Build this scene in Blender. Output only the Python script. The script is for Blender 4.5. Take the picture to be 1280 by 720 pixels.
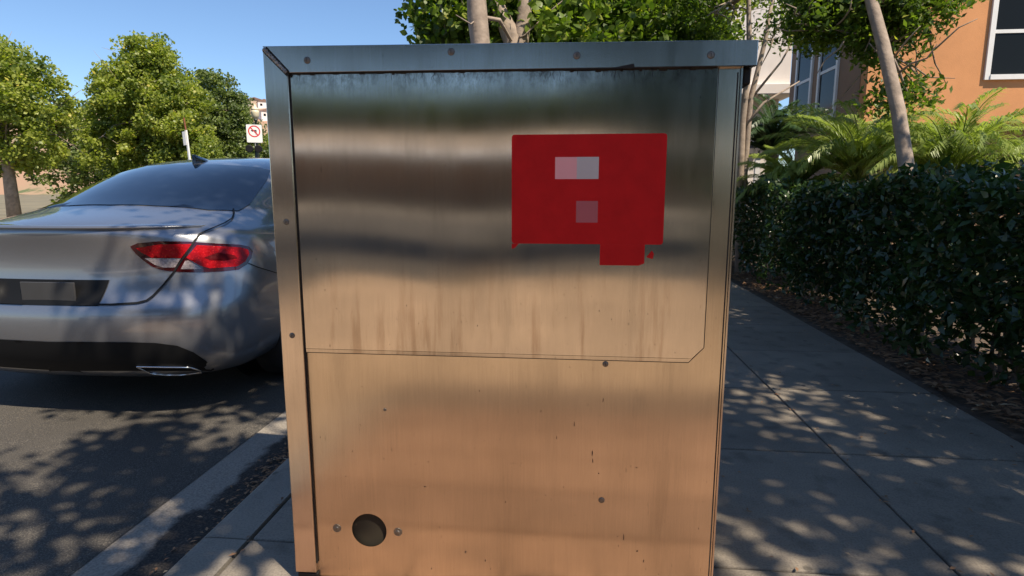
import bpy, bmesh, math, random
import numpy as np
from mathutils import Vector, Matrix, geometry
from mathutils.bvhtree import BVHTree

for o in list(bpy.data.objects):
    bpy.data.objects.remove(o)
scene = bpy.context.scene
COL = scene.collection
R = math.radians

# ------------------------------------------------------------------ camera
F_PX, PITCH, YAW, EYE = 740.0, R(9.2), R(5.6), 1.2
cam_data = bpy.data.cameras.new('camera')
cam = bpy.data.objects.new('camera', cam_data)
COL.objects.link(cam)
cam_data.sensor_width = 36.0
cam_data.lens = 36.0 * F_PX / 1280.0
cam_data.clip_start = 0.05
cam_data.clip_end = 5000
cam.location = (0, 0, EYE)
cam.rotation_euler = (R(90) - PITCH, 0, YAW)
scene.camera = cam
scene.render.resolution_x, scene.render.resolution_y = 1024, 576

# ------------------------------------------------------------------ sky and sun
SUN_EL, SUN_AZ = R(56), Vector((0.78, -0.626))          # direction towards the sun (right, behind)
to_sun = Vector((SUN_AZ.x * math.cos(SUN_EL), SUN_AZ.y * math.cos(SUN_EL), math.sin(SUN_EL))).normalized()
world = bpy.data.worlds.new('World')
scene.world = world
world.use_nodes = True
wn = world.node_tree.nodes
wl = world.node_tree.links
for n in list(wn):
    wn.remove(n)
sky = wn.new('ShaderNodeTexSky')
sky.sky_type = 'NISHITA'
sky.sun_disc = False
sky.sun_elevation = SUN_EL
sky.sun_rotation = math.atan2(SUN_AZ.x, SUN_AZ.y)
sky.air_density = 1.0
sky.dust_density = 0.15
sky.ozone_density = 6.0
bg = wn.new('ShaderNodeBackground')
bg.inputs['Strength'].default_value = 0.108
wo = wn.new('ShaderNodeOutputWorld')
wl.new(sky.outputs[0], bg.inputs[0])
wl.new(bg.outputs[0], wo.inputs[0])
sun_data = bpy.data.lights.new('sun', 'SUN')
sun_data.energy = 5.0
sun_data.angle = R(0.53)
sun_data.color = (1.0, 0.88, 0.71)
sun = bpy.data.objects.new('sun', sun_data)
sun.rotation_euler = to_sun.to_track_quat('Z', 'Y').to_euler()
sun.location = (6, -8, 20)
COL.objects.link(sun)
scene.view_settings.view_transform = 'Standard'
scene.view_settings.look = 'None'
scene.view_settings.exposure = 0.6
scene.view_settings.gamma = 1.0

# ------------------------------------------------------------------ helpers
def ray(px, py):
    u = (px - 640) / F_PX
    v = (360 - py) / F_PX
    fw = Vector((-math.sin(YAW) * math.cos(PITCH), math.cos(YAW) * math.cos(PITCH), -math.sin(PITCH)))
    rt = Vector((math.cos(YAW), math.sin(YAW), 0))
    up = rt.cross(fw)
    return (fw + u * rt + v * up).normalized()

def at(px, py, y):
    d = ray(px, py)
    return Vector((0, 0, EYE)) + d * (y / d.y)

def tag(o, label=None, cat=None, group=None, kind=None):
    if label: o['label'] = label
    if cat: o['category'] = cat
    if group: o['group'] = group
    if kind: o['kind'] = kind
    return o

def empty(name, loc, rz=0.0, label=None, cat=None, group=None):
    o = bpy.data.objects.new(name, None)
    o.location = loc
    o.rotation_euler = (0, 0, rz)
    o.empty_display_size = 0.1
    COL.objects.link(o)
    return tag(o, label, cat, group)

def link(name, me, mat=None, parent=None, loc=None):
    o = bpy.data.objects.new(name, me)
    if mat and not me.materials: me.materials.append(mat)
    COL.objects.link(o)
    if parent: o.parent = parent
    if loc is not None: o.location = loc
    return o

class MB:
    """collects verts and faces of ONE object"""
    def __init__(s): s.v = []; s.f = []
    def add(s, vs, fs):
        n = len(s.v); s.v += [tuple(v) for v in vs]; s.f += [tuple(i + n for i in f) for f in fs]
        return s
    def box(s, x0, x1, y0, y1, z0, z1, M=None):
        vs = [Vector((x, y, z)) for z in (z0, z1) for y in (y0, y1) for x in (x0, x1)]
        if M: vs = [M @ v for v in vs]
        return s.add(vs, [(0,2,3,1),(4,5,7,6),(0,1,5,4),(2,6,7,3),(0,4,6,2),(1,3,7,5)])
    def tube(s, pts, radii, n=8, cap=True):
        pts = [Vector(p) for p in pts]
        if not hasattr(radii, '__len__'): radii = [radii] * len(pts)
        vs = []; prev = None
        for i, p in enumerate(pts):
            d = (pts[min(i+1, len(pts)-1)] - pts[max(i-1, 0)]).normalized()
            a = prev if prev is not None else (Vector((1,0,0)) if abs(d.x) < .8 else Vector((0,1,0)))
            a = (a - d * a.dot(d)).normalized(); prev = a
            b = d.cross(a)
            for k in range(n):
                t = 2 * math.pi * k / n
                vs.append(p + (a * math.cos(t) + b * math.sin(t)) * radii[i])
        fs = [(i*n+k, i*n+(k+1)%n, (i+1)*n+(k+1)%n, (i+1)*n+k) for i in range(len(pts)-1) for k in range(n)]
        if cap:
            fs.append(tuple(range(n))[::-1]); fs.append(tuple((len(pts)-1)*n + k for k in range(n)))
        return s.add(vs, fs)
    def prism(s, poly, depth):
        """poly: list of 3d points (front, in order), depth: vector to the back"""
        n = len(poly); d = Vector(depth); p = [Vector(q) for q in poly]
        vs = p + [q + d for q in p]
        fs = [tuple(range(n)), tuple(range(2*n-1, n-1, -1))] + [(i, i+n, (i+1)%n+n, (i+1)%n) for i in range(n)]
        return s.add(vs, fs)
    def lathe(s, prof, c=(0,0,0), n=16, axis='z'):
        vs = []
        for (r, h) in prof:
            for k in range(n):
                t = 2*math.pi*k/n
                q = (r*math.cos(t), r*math.sin(t), h)
                if axis == 'y': q = (q[0], q[2], q[1])
                if axis == 'x': q = (q[2], q[0], q[1])
                vs.append((q[0]+c[0], q[1]+c[1], q[2]+c[2]))
        m = len(prof)
        fs = [(i*n+k, i*n+(k+1)%n, (i+1)*n+(k+1)%n, (i+1)*n+k) for i in range(m-1) for k in range(n)]
        fs += [tuple(range(n))[::-1], tuple((m-1)*n+k for k in range(n))]
        return s.add(vs, fs)
    def mesh(s, name, smooth=False, bevel=0.0, seg=2):
        me = bpy.data.meshes.new(name)
        bm = bmesh.new()
        vs = [bm.verts.new(v) for v in s.v]
        for f in s.f:
            try: bm.faces.new([vs[i] for i in f])
            except ValueError: pass
        bmesh.ops.recalc_face_normals(bm, faces=bm.faces)
        if bevel > 0:
            es = [e for e in bm.edges if len(e.link_faces) == 2 and e.calc_face_angle(0) > 0.5]
            bmesh.ops.bevel(bm, geom=es, offset=bevel, segments=seg, affect='EDGES', profile=0.5)
        for f in bm.faces: f.smooth = smooth
        bm.to_mesh(me); bm.free()
        return me
    def build(s, name, mat, parent=None, smooth=False, bevel=0.0, seg=2, loc=None):
        return link(name, s.mesh(name, smooth, bevel, seg), mat, parent, loc)

def np_mesh(name, verts, nper, faces_per, tint=None):
    """many copies of one small template: verts (N,k,3), faces_per list of index tuples (all tris)"""
    N = verts.shape[0]
    me = bpy.data.meshes.new(name)
    fp = np.array(faces_per, dtype=np.int32)
    T = fp.shape[0]
    idx = (fp[None] + (np.arange(N) * nper)[:, None, None]).reshape(-1)
    me.vertices.add(N * nper)
    me.vertices.foreach_set('co', verts.astype(np.float32).reshape(-1))
    me.loops.add(N * T * 3)
    me.loops.foreach_set('vertex_index', idx.astype(np.int32))
    me.polygons.add(N * T)
    me.polygons.foreach_set('loop_start', np.arange(0, N*T*3, 3, dtype=np.int32))
    me.polygons.foreach_set('loop_total', np.full(N*T, 3, dtype=np.int32))
    if tint is not None:
        at_ = me.attributes.new('tint', 'FLOAT', 'POINT')
        at_.data.foreach_set('value', np.repeat(tint, nper).astype(np.float32))
    me.update(calc_edges=True)
    return me

# ------------------------------------------------------------------ materials
def new_mat(name):
    m = bpy.data.materials.new(name)
    m.use_nodes = True
    nt = m.node_tree
    b = nt.nodes['Principled BSDF']
    return m, nt, b

def N(nt, kind, **kw):
    n = nt.nodes.new('ShaderNode' + kind)
    for k, v in kw.items():
        if k in n.inputs: n.inputs[k].default_value = v
        else: setattr(n, k, v)
    return n

def ramp(nt, stops):
    r = nt.nodes.new('ShaderNodeValToRGB')
    e = r.color_ramp.elements
    while len(e) < len(stops): e.new(0.5)
    for i, (p, c) in enumerate(stops):
        e[i].position = p
        e[i].color = (c[0], c[1], c[2], 1) if hasattr(c, '__len__') else (c, c, c, 1)
    return r

def coords(nt, scale=(1,1,1), obj=False):
    g = N(nt, 'TexCoord') if obj else N(nt, 'NewGeometry')
    mp = N(nt, 'Mapping')
    mp.inputs['Scale'].default_value = scale
    nt.links.new(g.outputs['Object'] if obj else g.outputs['Position'], mp.inputs['Vector'])
    return mp.outputs[0]

def mixc(nt, fac, a, b, mode='MIX'):
    m = N(nt, 'MixRGB', blend_type=mode)
    for i, x in enumerate((fac, a, b)):
        if isinstance(x, (int, float)): m.inputs[i].default_value = x
        elif isinstance(x, (tuple, list)): m.inputs[i].default_value = (*x[:3], 1)
        else: nt.links.new(x, m.inputs[i])
    return m.outputs[0]

def simple(name, col, rough=0.6, metal=0.0, var=0.12, scale=6.0, bump=0.0, bscale=60.0, coat=0.0, spec=0.5):
    m, nt, b = new_mat(name)
    v = coords(nt)
    n1 = N(nt, 'TexNoise', Scale=scale, Detail=6.0, Roughness=0.6)
    nt.links.new(v, n1.inputs['Vector'])
    lo = tuple(c * (1 - var) for c in col); hi = tuple(min(1, c * (1 + var)) for c in col)
    r = ramp(nt, [(0.3, lo), (0.7, hi)])
    nt.links.new(n1.outputs[0], r.inputs[0])
    nt.links.new(r.outputs[0], b.inputs['Base Color'])
    b.inputs['Roughness'].default_value = rough
    b.inputs['Metallic'].default_value = metal
    b.inputs['Coat Weight'].default_value = coat
    b.inputs['Specular IOR Level'].default_value = spec
    if bump > 0:
        n2 = N(nt, 'TexNoise', Scale=bscale, Detail=4.0)
        nt.links.new(v, n2.inputs['Vector'])
        bp = N(nt, 'Bump', Strength=bump, Distance=0.01)
        nt.links.new(n2.outputs[0], bp.inputs['Height'])
        nt.links.new(bp.outputs[0], b.inputs['Normal'])
    return m

def leaf_mat(name, dark, light, accent=None, rough=0.45, trans=0.35):
    m, nt, b = new_mat(name)
    a = N(nt, 'Attribute', attribute_name='tint')
    stops = [(0.0, dark), (0.85, light)]
    if accent: stops.append((0.97, accent))
    r = ramp(nt, stops)
    nt.links.new(a.outputs['Fac'], r.inputs[0])
    nt.links.new(r.outputs[0], b.inputs['Base Color'])
    b.inputs['Roughness'].default_value = rough
    t = N(nt, 'BsdfTranslucent')
    g = mixc(nt, 1.0, r.outputs[0], (1.35, 1.5, 0.55), 'MULTIPLY')
    nt.links.new(g, t.inputs[0])
    mx = N(nt, 'MixShader'); mx.inputs[0].default_value = trans
    nt.links.new(b.outputs[0], mx.inputs[1]); nt.links.new(t.outputs[0], mx.inputs[2])
    nt.links.new(mx.outputs[0], nt.nodes['Material Output'].inputs[0])
    return m

def concrete(name, col, speck=1.0, obj_random=True):
    m, nt, b = new_mat(name)
    v = coords(nt)
    big = N(nt, 'TexNoise', Scale=1.7, Detail=7.0, Roughness=0.65); nt.links.new(v, big.inputs['Vector'])
    fine = N(nt, 'TexNoise', Scale=140.0, Detail=3.0); nt.links.new(v, fine.inputs['Vector'])
    r1 = ramp(nt, [(0.3, tuple(c*0.72 for c in col)), (0.7, tuple(c*1.15 for c in col))])
    nt.links.new(big.outputs[0], r1.inputs[0])
    r2 = ramp(nt, [(0.36, 0.72), (0.5, 1.0), (0.66, 1.15)])
    nt.links.new(fine.outputs[0], r2.inputs[0])
    c = mixc(nt, 0.7 * speck, r1.outputs[0], r2.outputs[0], 'MULTIPLY')
    st = N(nt, 'TexNoise', Scale=7.0, Detail=2.0); nt.links.new(v, st.inputs['Vector'])
    r3 = ramp(nt, [(0.56, 1.0), (0.72, 0.68)]); nt.links.new(st.outputs[0], r3.inputs[0])
    c = mixc(nt, 1.0, c, r3.outputs[0], 'MULTIPLY')
    vo = N(nt, 'TexVoronoi', Scale=3.4); nt.links.new(v, vo.inputs['Vector'])
    r5 = ramp(nt, [(0.045, 0.55), (0.065, 1.0)]); nt.links.new(vo.outputs['Distance'], r5.inputs[0])
    c = mixc(nt, 1.0, c, r5.outputs[0], 'MULTIPLY')
    if obj_random:
        oi = N(nt, 'ObjectInfo')
        r4 = ramp(nt, [(0.0, 0.84), (1.0, 1.1)]); nt.links.new(oi.outputs['Random'], r4.inputs[0])
        c = mixc(nt, 1.0, c, r4.outputs[0], 'MULTIPLY')
    nt.links.new(c, b.inputs['Base Color'])
    b.inputs['Roughness'].default_value = 0.85
    bp = N(nt, 'Bump', Strength=0.35, Distance=0.004)
    nt.links.new(fine.outputs[0], bp.inputs['Height']); nt.links.new(bp.outputs[0], b.inputs['Normal'])
    return m

M = {}
M['slab'] = concrete('sidewalk concrete', (0.22, 0.188, 0.15))
M['slab_tan'] = concrete('tan coloured concrete', (0.43, 0.30, 0.19))  # invented tan ground, seen only as gold in the steel
M['terracotta'] = simple('terracotta tile', (0.29, 0.165, 0.098), 0.75, var=0.18, scale=5)
M['terracotta_dark'] = simple('darker terracotta tile', (0.235, 0.132, 0.078), 0.75, var=0.18, scale=5)  # alternate rows darkened to band the reflection in the steel
M['brick_dark'] = simple('dark brown brick', (0.16, 0.105, 0.07), 0.85, var=0.2, scale=8)  # invented for the dark band across the lower steel
M['kerb'] = concrete('kerb concrete', (0.25, 0.22, 0.18))
M['joint'] = simple('joint dirt', (0.05, 0.045, 0.04), 0.95, var=0.4, scale=30)
M['soil'] = simple('planting soil', (0.085, 0.06, 0.042), 0.95, var=0.45, scale=14, bump=0.8, bscale=45)
M['earth'] = simple('dry ground', (0.17, 0.145, 0.09), 0.95, var=0.3, scale=0.2)
M['bark'] = simple('pale grey brown bark', (0.30, 0.235, 0.185), 0.85, var=0.3, scale=9, bump=0.5, bscale=30)
M['bark_dark'] = simple('grey bark', (0.16, 0.125, 0.10), 0.9, var=0.35, scale=12, bump=0.6, bscale=35)
M['black'] = simple('black plastic', (0.006, 0.006, 0.0065), 0.6, var=0.1, spec=0.25)
M['rubber'] = simple('tyre rubber', (0.02, 0.02, 0.021), 0.8, var=0.2, scale=20)
M['chrome'] = simple('chrome trim', (0.8, 0.8, 0.82), 0.12, metal=1.0, var=0.02)
M['alloy'] = simple('alloy wheel', (0.5, 0.5, 0.52), 0.3, metal=1.0, var=0.05)
M['white_paint'] = simple('white painted metal', (0.78, 0.77, 0.74), 0.5, var=0.06, scale=8)
M['pole_green'] = simple('dark green pole paint', (0.02, 0.03, 0.025), 0.4)
M['rust'] = simple('rusty steel', (0.22, 0.07, 0.03), 0.8, var=0.4, scale=25)
M['sign_red'] = simple('sign red', (0.62, 0.03, 0.03), 0.5, var=0.05)
M['sign_black'] = simple('sign black', (0.02, 0.02, 0.02), 0.5, var=0.05)
M['stucco_white'] = simple('pale stucco', (0.74, 0.68, 0.63), 0.9, var=0.06, scale=1.5, bump=0.25, bscale=90)
M['stucco_orange'] = simple('orange stucco', (0.60, 0.27, 0.11), 0.9, var=0.10, scale=1.2, bump=0.3, bscale=70)
M['stucco_brown'] = simple('brown stucco', (0.29, 0.175, 0.11), 0.9, var=0.10, scale=1.2, bump=0.3, bscale=70)  # also stands in for shade on the orange house's street side
M['stucco_tan'] = simple('tan stucco', (0.52, 0.40, 0.28), 0.9, var=0.08, scale=1.2, bump=0.2, bscale=70)
M['roof_tan'] = simple('weathered tan roofing', (0.36, 0.29, 0.22), 0.9, var=0.15, scale=2.0)
M['frame'] = simple('white window frame', (0.75, 0.73, 0.70), 0.5, var=0.04)
M['roof_tile'] = simple('roof shingle', (0.20, 0.12, 0.09), 0.85, var=0.25, scale=8)
M['awning'] = simple('dark awning', (0.035, 0.03, 0.03), 0.8)
M['wood'] = simple('orange brown wood', (0.42, 0.21, 0.09), 0.7, var=0.2, scale=5)
def glass_dark(name, col=(0.02, 0.025, 0.03), rough=0.05):
    m, nt, b = new_mat(name)
    b.inputs['Base Color'].default_value = (*col, 1)
    b.inputs['Roughness'].default_value = rough
    b.inputs['IOR'].default_value = 1.5
    b.inputs['Coat Weight'].default_value = 0.6
    b.inputs['Coat Roughness'].default_value = 0.02
    return m
M['pane'] = glass_dark('window pane', (0.012, 0.014, 0.015), 0.08)
M['pane'].node_tree.nodes['Principled BSDF'].inputs['Coat Weight'].default_value = 0.0
M['pane'].node_tree.nodes['Principled BSDF'].inputs['Specular IOR Level'].default_value = 0.10
M['car_glass'] = glass_dark('tinted car glass', (0.006, 0.009, 0.016), 0.02)
M['car_glass'].node_tree.nodes['Principled BSDF'].inputs['IOR'].default_value = 1.9

def asphalt():
    m, nt, b = new_mat('asphalt')
    v = coords(nt)
    a = N(nt, 'TexNoise', Scale=190.0, Detail=2.0); nt.links.new(v, a.inputs['Vector'])
    w = N(nt, 'TexNoise', Scale=1.1, Detail=6.0); nt.links.new(v, w.inputs['Vector'])
    r = ramp(nt, [(0.3, (0.026, 0.024, 0.021)), (0.55, (0.068, 0.060, 0.050)), (0.75, (0.18, 0.155, 0.125))])
    nt.links.new(a.outputs[0], r.inputs[0])
    r2 = ramp(nt, [(0.3, 0.8), (0.7, 1.25)]); nt.links.new(w.outputs[0], r2.inputs[0])
    c = mixc(nt, 1.0, r.outputs[0], r2.outputs[0], 'MULTIPLY')
    nt.links.new(c, b.inputs['Base Color'])
    b.inputs['Roughness'].default_value = 0.85
    bp = N(nt, 'Bump', Strength=0.7, Distance=0.006)
    nt.links.new(a.outputs[0], bp.inputs['Height']); nt.links.new(bp.outputs[0], b.inputs['Normal'])
    return m
M['asphalt'] = asphalt()

def gutter_mat():
    m, nt, b = new_mat('gutter concrete with wet dirt')
    v = coords(nt)
    sep = N(nt, 'SeparateXYZ'); nt.links.new(v, sep.inputs[0])
    n = N(nt, 'TexNoise', Scale=3.2, Detail=8.0, Roughness=0.62); nt.links.new(v, n.inputs['Vector'])
    ma = N(nt, 'Math', operation='MULTIPLY_ADD'); nt.links.new(n.outputs[0], ma.inputs[0]); ma.inputs[1].default_value = 0.34
    nt.links.new(sep.outputs[0], ma.inputs[2])               # x + 0.3*noise
    r = ramp(nt, [(0.0, 0.0), (1.0, 1.0)])
    mr = N(nt, 'MapRange'); mr.inputs['From Min'].default_value = -1.43; mr.inputs['From Max'].default_value = -1.39
    nt.links.new(ma.outputs[0], mr.inputs['Value'])
    fine = N(nt, 'TexNoise', Scale=120.0, Detail=3.0); nt.links.new(v, fine.inputs['Vector'])
    cr = ramp(nt, [(0.35, (0.19, 0.165, 0.135)), (0.65, (0.30, 0.265, 0.22))]); nt.links.new(fine.outputs[0], cr.inputs[0])
    dr = ramp(nt, [(0.4, (0.012, 0.010, 0.009)), (0.62, (0.05, 0.04, 0.03)), (0.8, (0.14, 0.11, 0.08))]); nt.links.new(fine.outputs[0], dr.inputs[0])
    c = mixc(nt, mr.outputs[0], cr.outputs[0], dr.outputs[0])
    nt.links.new(c, b.inputs['Base Color'])
    b.inputs['Roughness'].default_value = 0.75
    bp = N(nt, 'Bump', Strength=0.5, Distance=0.006)
    nt.links.new(fine.outputs[0], bp.inputs['Height']); nt.links.new(bp.outputs[0], b.inputs['Normal'])
    return m
M['gutter'] = gutter_mat()

def steel(name, wav=1.0, stain=1.0, rough=0.15, tint=(0.60, 0.555, 0.50), seed=0.0, drips=False):
    """vertically brushed stainless steel with water streaks, specks and slightly wavy sheet"""
    m, nt, b = new_mat(name)
    geo = N(nt, 'NewGeometry')
    def mapped(sc, off=0.0):
        mp = N(nt, 'Mapping'); mp.inputs['Scale'].default_value = sc
        mp.inputs['Location'].default_value = (seed + off, seed * 0.7, seed * 1.3)
        nt.links.new(geo.outputs['Position'], mp.inputs['Vector']); return mp.outputs[0]
    brush = N(nt, 'TexNoise', Scale=1.0, Detail=5.0, Roughness=0.7); nt.links.new(mapped((620, 620, 8)), brush.inputs['Vector'])
    streak = N(nt, 'TexNoise', Scale=1.0, Detail=6.0, Roughness=0.65); nt.links.new(mapped((13, 13, 1.6), 3.0), streak.inputs['Vector'])
    cloud = N(nt, 'TexNoise', Scale=1.0, Detail=5.0); nt.links.new(mapped((3.5, 3.5, 3.0), 7.0), cloud.inputs['Vector'])
    speck = N(nt, 'TexNoise', Scale=1.0, Detail=2.0); nt.links.new(mapped((95, 95, 38), 11.0), speck.inputs['Vector'])
    rb = ramp(nt, [(0.25, tuple(c*0.86 for c in tint)), (0.75, tuple(min(1, c*1.10) for c in tint))])
    nt.links.new(brush.outputs[0], rb.inputs[0])
    rs = ramp(nt, [(0.46, 1.0), (0.60, 0.92), (0.70, 0.74)]); nt.links.new(streak.outputs[0], rs.inputs[0])
    rc = ramp(nt, [(0.3, 0.84), (0.7, 1.06)]); nt.links.new(cloud.outputs[0], rc.inputs[0])
    rk = ramp(nt, [(0.71, 1.0), (0.78, 0.45)]); nt.links.new(speck.outputs[0], rk.inputs[0])
    c = mixc(nt, 0.75 * stain, rb.outputs[0], rs.outputs[0], 'MULTIPLY')
    c = mixc(nt, 1.0, c, rc.outputs[0], 'MULTIPLY')
    c = mixc(nt, 0.8 * stain, c, rk.outputs[0], 'MULTIPLY')
    if drips:
        # soot-like dirt smeared down from the top rail
        sz = N(nt, 'SeparateXYZ'); nt.links.new(geo.outputs['Position'], sz.inputs[0])
        tz = N(nt, 'MapRange'); tz.inputs['From Min'].default_value = 1.445; tz.inputs['From Max'].default_value = 1.515
        nt.links.new(sz.outputs[2], tz.inputs['Value'])
        tn_ = N(nt, 'TexNoise', Scale=1.0, Detail=9.0, Roughness=0.75); nt.links.new(mapped((38, 38, 20), 31.0), tn_.inputs['Vector'])
        tr_ = ramp(nt, [(0.44, 0.0), (0.62, 1.0)]); nt.links.new(tn_.outputs[0], tr_.inputs[0])
        tm = N(nt, 'Math', operation='MULTIPLY'); nt.links.new(tz.outputs[0], tm.inputs[0]); nt.links.new(tr_.outputs[0], tm.inputs[1])
        c = mixc(nt, tm.outputs[0], c, mixc(nt, 1.0, c, (0.38, 0.37, 0.36), 'MULTIPLY'))
        # run-off stains that gather above the lower hem of the door sheet
        sx = N(nt, 'SeparateXYZ'); nt.links.new(geo.outputs['Position'], sx.inputs[0])
        hz = N(nt, 'MapRange'); hz.inputs['From Min'].default_value = 1.06; hz.inputs['From Max'].default_value = 0.80
        nt.links.new(sx.outputs[2], hz.inputs['Value'])
        dn = N(nt, 'TexNoise', Scale=1.0, Detail=7.0, Roughness=0.6); nt.links.new(mapped((24, 24, 2.2), 21.0), dn.inputs['Vector'])
        dr = ramp(nt, [(0.52, 0.0), (0.64, 1.0)]); nt.links.new(dn.outputs[0], dr.inputs[0])
        mm = N(nt, 'Math', operation='MULTIPLY'); nt.links.new(hz.outputs[0], mm.inputs[0]); nt.links.new(dr.outputs[0], mm.inputs[1])
        c = mixc(nt, mm.outputs[0], c, mixc(nt, 1.0, c, (0.76, 0.71, 0.68), 'MULTIPLY'))
    nt.links.new(c, b.inputs['Base Color'])
    b.inputs['Metallic'].default_value = 1.0
    rr = ramp(nt, [(0.3, rough * 0.9), (0.7, rough * 1.25)]); nt.links.new(streak.outputs[0], rr.inputs[0])
    nt.links.new(rr.outputs[0], b.inputs['Roughness'])
    b.inputs['Anisotropic'].default_value = 0.88
    t = N(nt, 'CombineXYZ'); t.inputs[0].default_value = 1.0
    nt.links.new(t.outputs[0], b.inputs['Tangent'])
    b1 = N(nt, 'Bump', Strength=0.025, Distance=0.001); nt.links.new(brush.outputs[0], b1.inputs['Height'])
    wave = N(nt, 'TexNoise', Scale=1.0, Detail=0.0); nt.links.new(mapped((1.5, 1.5, 0.9), 1.7), wave.inputs['Vector'])
    b2 = N(nt, 'Bump', Strength=1.0, Distance=0.017 * wav); nt.links.new(wave.outputs[0], b2.inputs['Height'])
    nt.links.new(b1.outputs[0], b2.inputs['Normal'])
    nt.links.new(b2.outputs[0], b.inputs['Normal'])
    return m
M['steel_up'] = steel('brushed steel upper sheet', 1.0, 0.9, 0.12, tint=(0.585, 0.53, 0.465), seed=2.0, drips=True)
M['steel_low'] = steel('brushed steel lower sheet', 1.0, 0.65, 0.20, tint=(0.585, 0.51, 0.415), seed=9.0)
M['steel_trim'] = steel('brushed steel trim', 0.5, 0.7, 0.17, tint=(0.58, 0.52, 0.46), seed=5.0)
M['weld'] = simple('ribbed weld', (0.42, 0.41, 0.40), 0.35, metal=1.0, var=0.6, scale=160, bump=1.0, bscale=240)
M['grime'] = simple('black grime', (0.012, 0.011, 0.010), 0.9, var=0.3, scale=40)  # real grime, also used for painted gap shade
M['screw'] = simple('dull screw', (0.19, 0.172, 0.152), 0.55, metal=1.0, var=0.3, scale=120)
M['screw_dark'] = simple('dark screw slot', (0.05, 0.045, 0.04), 0.7)
M['olive'] = simple('olive brown plate', (0.022, 0.016, 0.007), 0.9, var=0.15, scale=15)
M['red'] = simple('red vinyl sticker', (0.44, 0.008, 0.009), 0.6, var=0.10, scale=18, bump=0.08, bscale=120, spec=0.15)
M['pale_pink'] = simple('pale pink print', (0.72, 0.32, 0.33), 0.5, var=0.05)
M['pale_grey'] = simple('pale grey print', (0.46, 0.41, 0.41), 0.5, var=0.05)
M['dim_pink'] = simple('dim pink print', (0.38, 0.085, 0.10), 0.5, var=0.05)

def car_paint(name, col, flake=0.5):
    m, nt, b = new_mat(name)
    n = N(nt, 'TexNoise', Scale=900.0, Detail=1.0); nt.links.new(coords(nt), n.inputs['Vector'])
    r = ramp(nt, [(0.3, tuple(c*0.85 for c in col)), (0.7, tuple(c*1.2 for c in col))]); nt.links.new(n.outputs[0], r.inputs[0])
    nt.links.new(r.outputs[0], b.inputs['Base Color'])
    b.inputs['Metallic'].default_value = 0.75
    b.inputs['Roughness'].default_value = 0.33
    b.inputs['Coat Weight'].default_value = 1.0
    b.inputs['Coat Roughness'].default_value = 0.03
    return m
M['car_grey'] = car_paint('granite grey car paint', (0.27, 0.275, 0.295))
M['car_dark'] = car_paint('black car paint', (0.02, 0.021, 0.024))
def lamp_red():
    m, nt, b = new_mat('red lamp lens')
    v = N(nt, 'TexVoronoi', Scale=70.0); nt.links.new(coords(nt), v.inputs['Vector'])
    r = ramp(nt, [(0.05, (0.70, 0.02, 0.02)), (0.35, (0.38, 0.004, 0.008))]); nt.links.new(v.outputs['Distance'], r.inputs[0])
    nt.links.new(r.outputs[0], b.inputs['Base Color'])
    b.inputs['Roughness'].default_value = 0.3
    b.inputs['Coat Weight'].default_value = 0.15; b.inputs['Coat Roughness'].default_value = 0.02; b.inputs['Specular IOR Level'].default_value = 0.12
    bp = N(nt, 'Bump', Strength=0.5, Distance=0.004); nt.links.new(v.outputs['Distance'], bp.inputs['Height'])
    nt.links.new(bp.outputs[0], b.inputs['Normal'])
    return m
M['lamp_red'] = lamp_red()
M['lamp_dark'] = glass_dark('dark red lamp housing', (0.045, 0.003, 0.005), 0.1)
M['lamp_clear'] = simple('clear reversing lens', (0.30, 0.25, 0.25), 0.2, var=0.5, scale=90, coat=1.0, bump=0.6, bscale=160)

M['leaf_maple'] = leaf_mat('broad green leaves', (0.035, 0.075, 0.014), (0.19, 0.27, 0.035), (0.34, 0.34, 0.06), trans=0.5)
M['leaf_yellow'] = leaf_mat('yellow green leaves', (0.11, 0.16, 0.03), (0.38, 0.41, 0.075), (0.58, 0.46, 0.10), trans=0.45)
M['leaf_deep'] = leaf_mat('deep green leaves', (0.055, 0.085, 0.024), (0.19, 0.24, 0.06), (0.26, 0.28, 0.075))
M['leaf_shade'] = leaf_mat('street tree leaves', (0.03, 0.06, 0.016), (0.085, 0.145, 0.03), (0.16, 0.2, 0.04), trans=0.2)
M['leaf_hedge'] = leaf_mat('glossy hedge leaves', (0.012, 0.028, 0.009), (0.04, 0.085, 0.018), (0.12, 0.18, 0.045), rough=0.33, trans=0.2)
M['leaf_palm'] = leaf_mat('palm leaflets', (0.11, 0.17, 0.04), (0.38, 0.44, 0.13), (0.50, 0.52, 0.22), rough=0.35, trans=0.4)
M['leaf_palm_dark'] = leaf_mat('dark palm leaflets', (0.02, 0.05, 0.02), (0.06, 0.11, 0.035), (0.10, 0.16, 0.05), rough=0.4, trans=0.25)
M['litter'] = leaf_mat('dry fallen leaves', (0.10, 0.045, 0.022), (0.34, 0.19, 0.10), (0.50, 0.38, 0.24), rough=0.8, trans=0.1)

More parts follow.
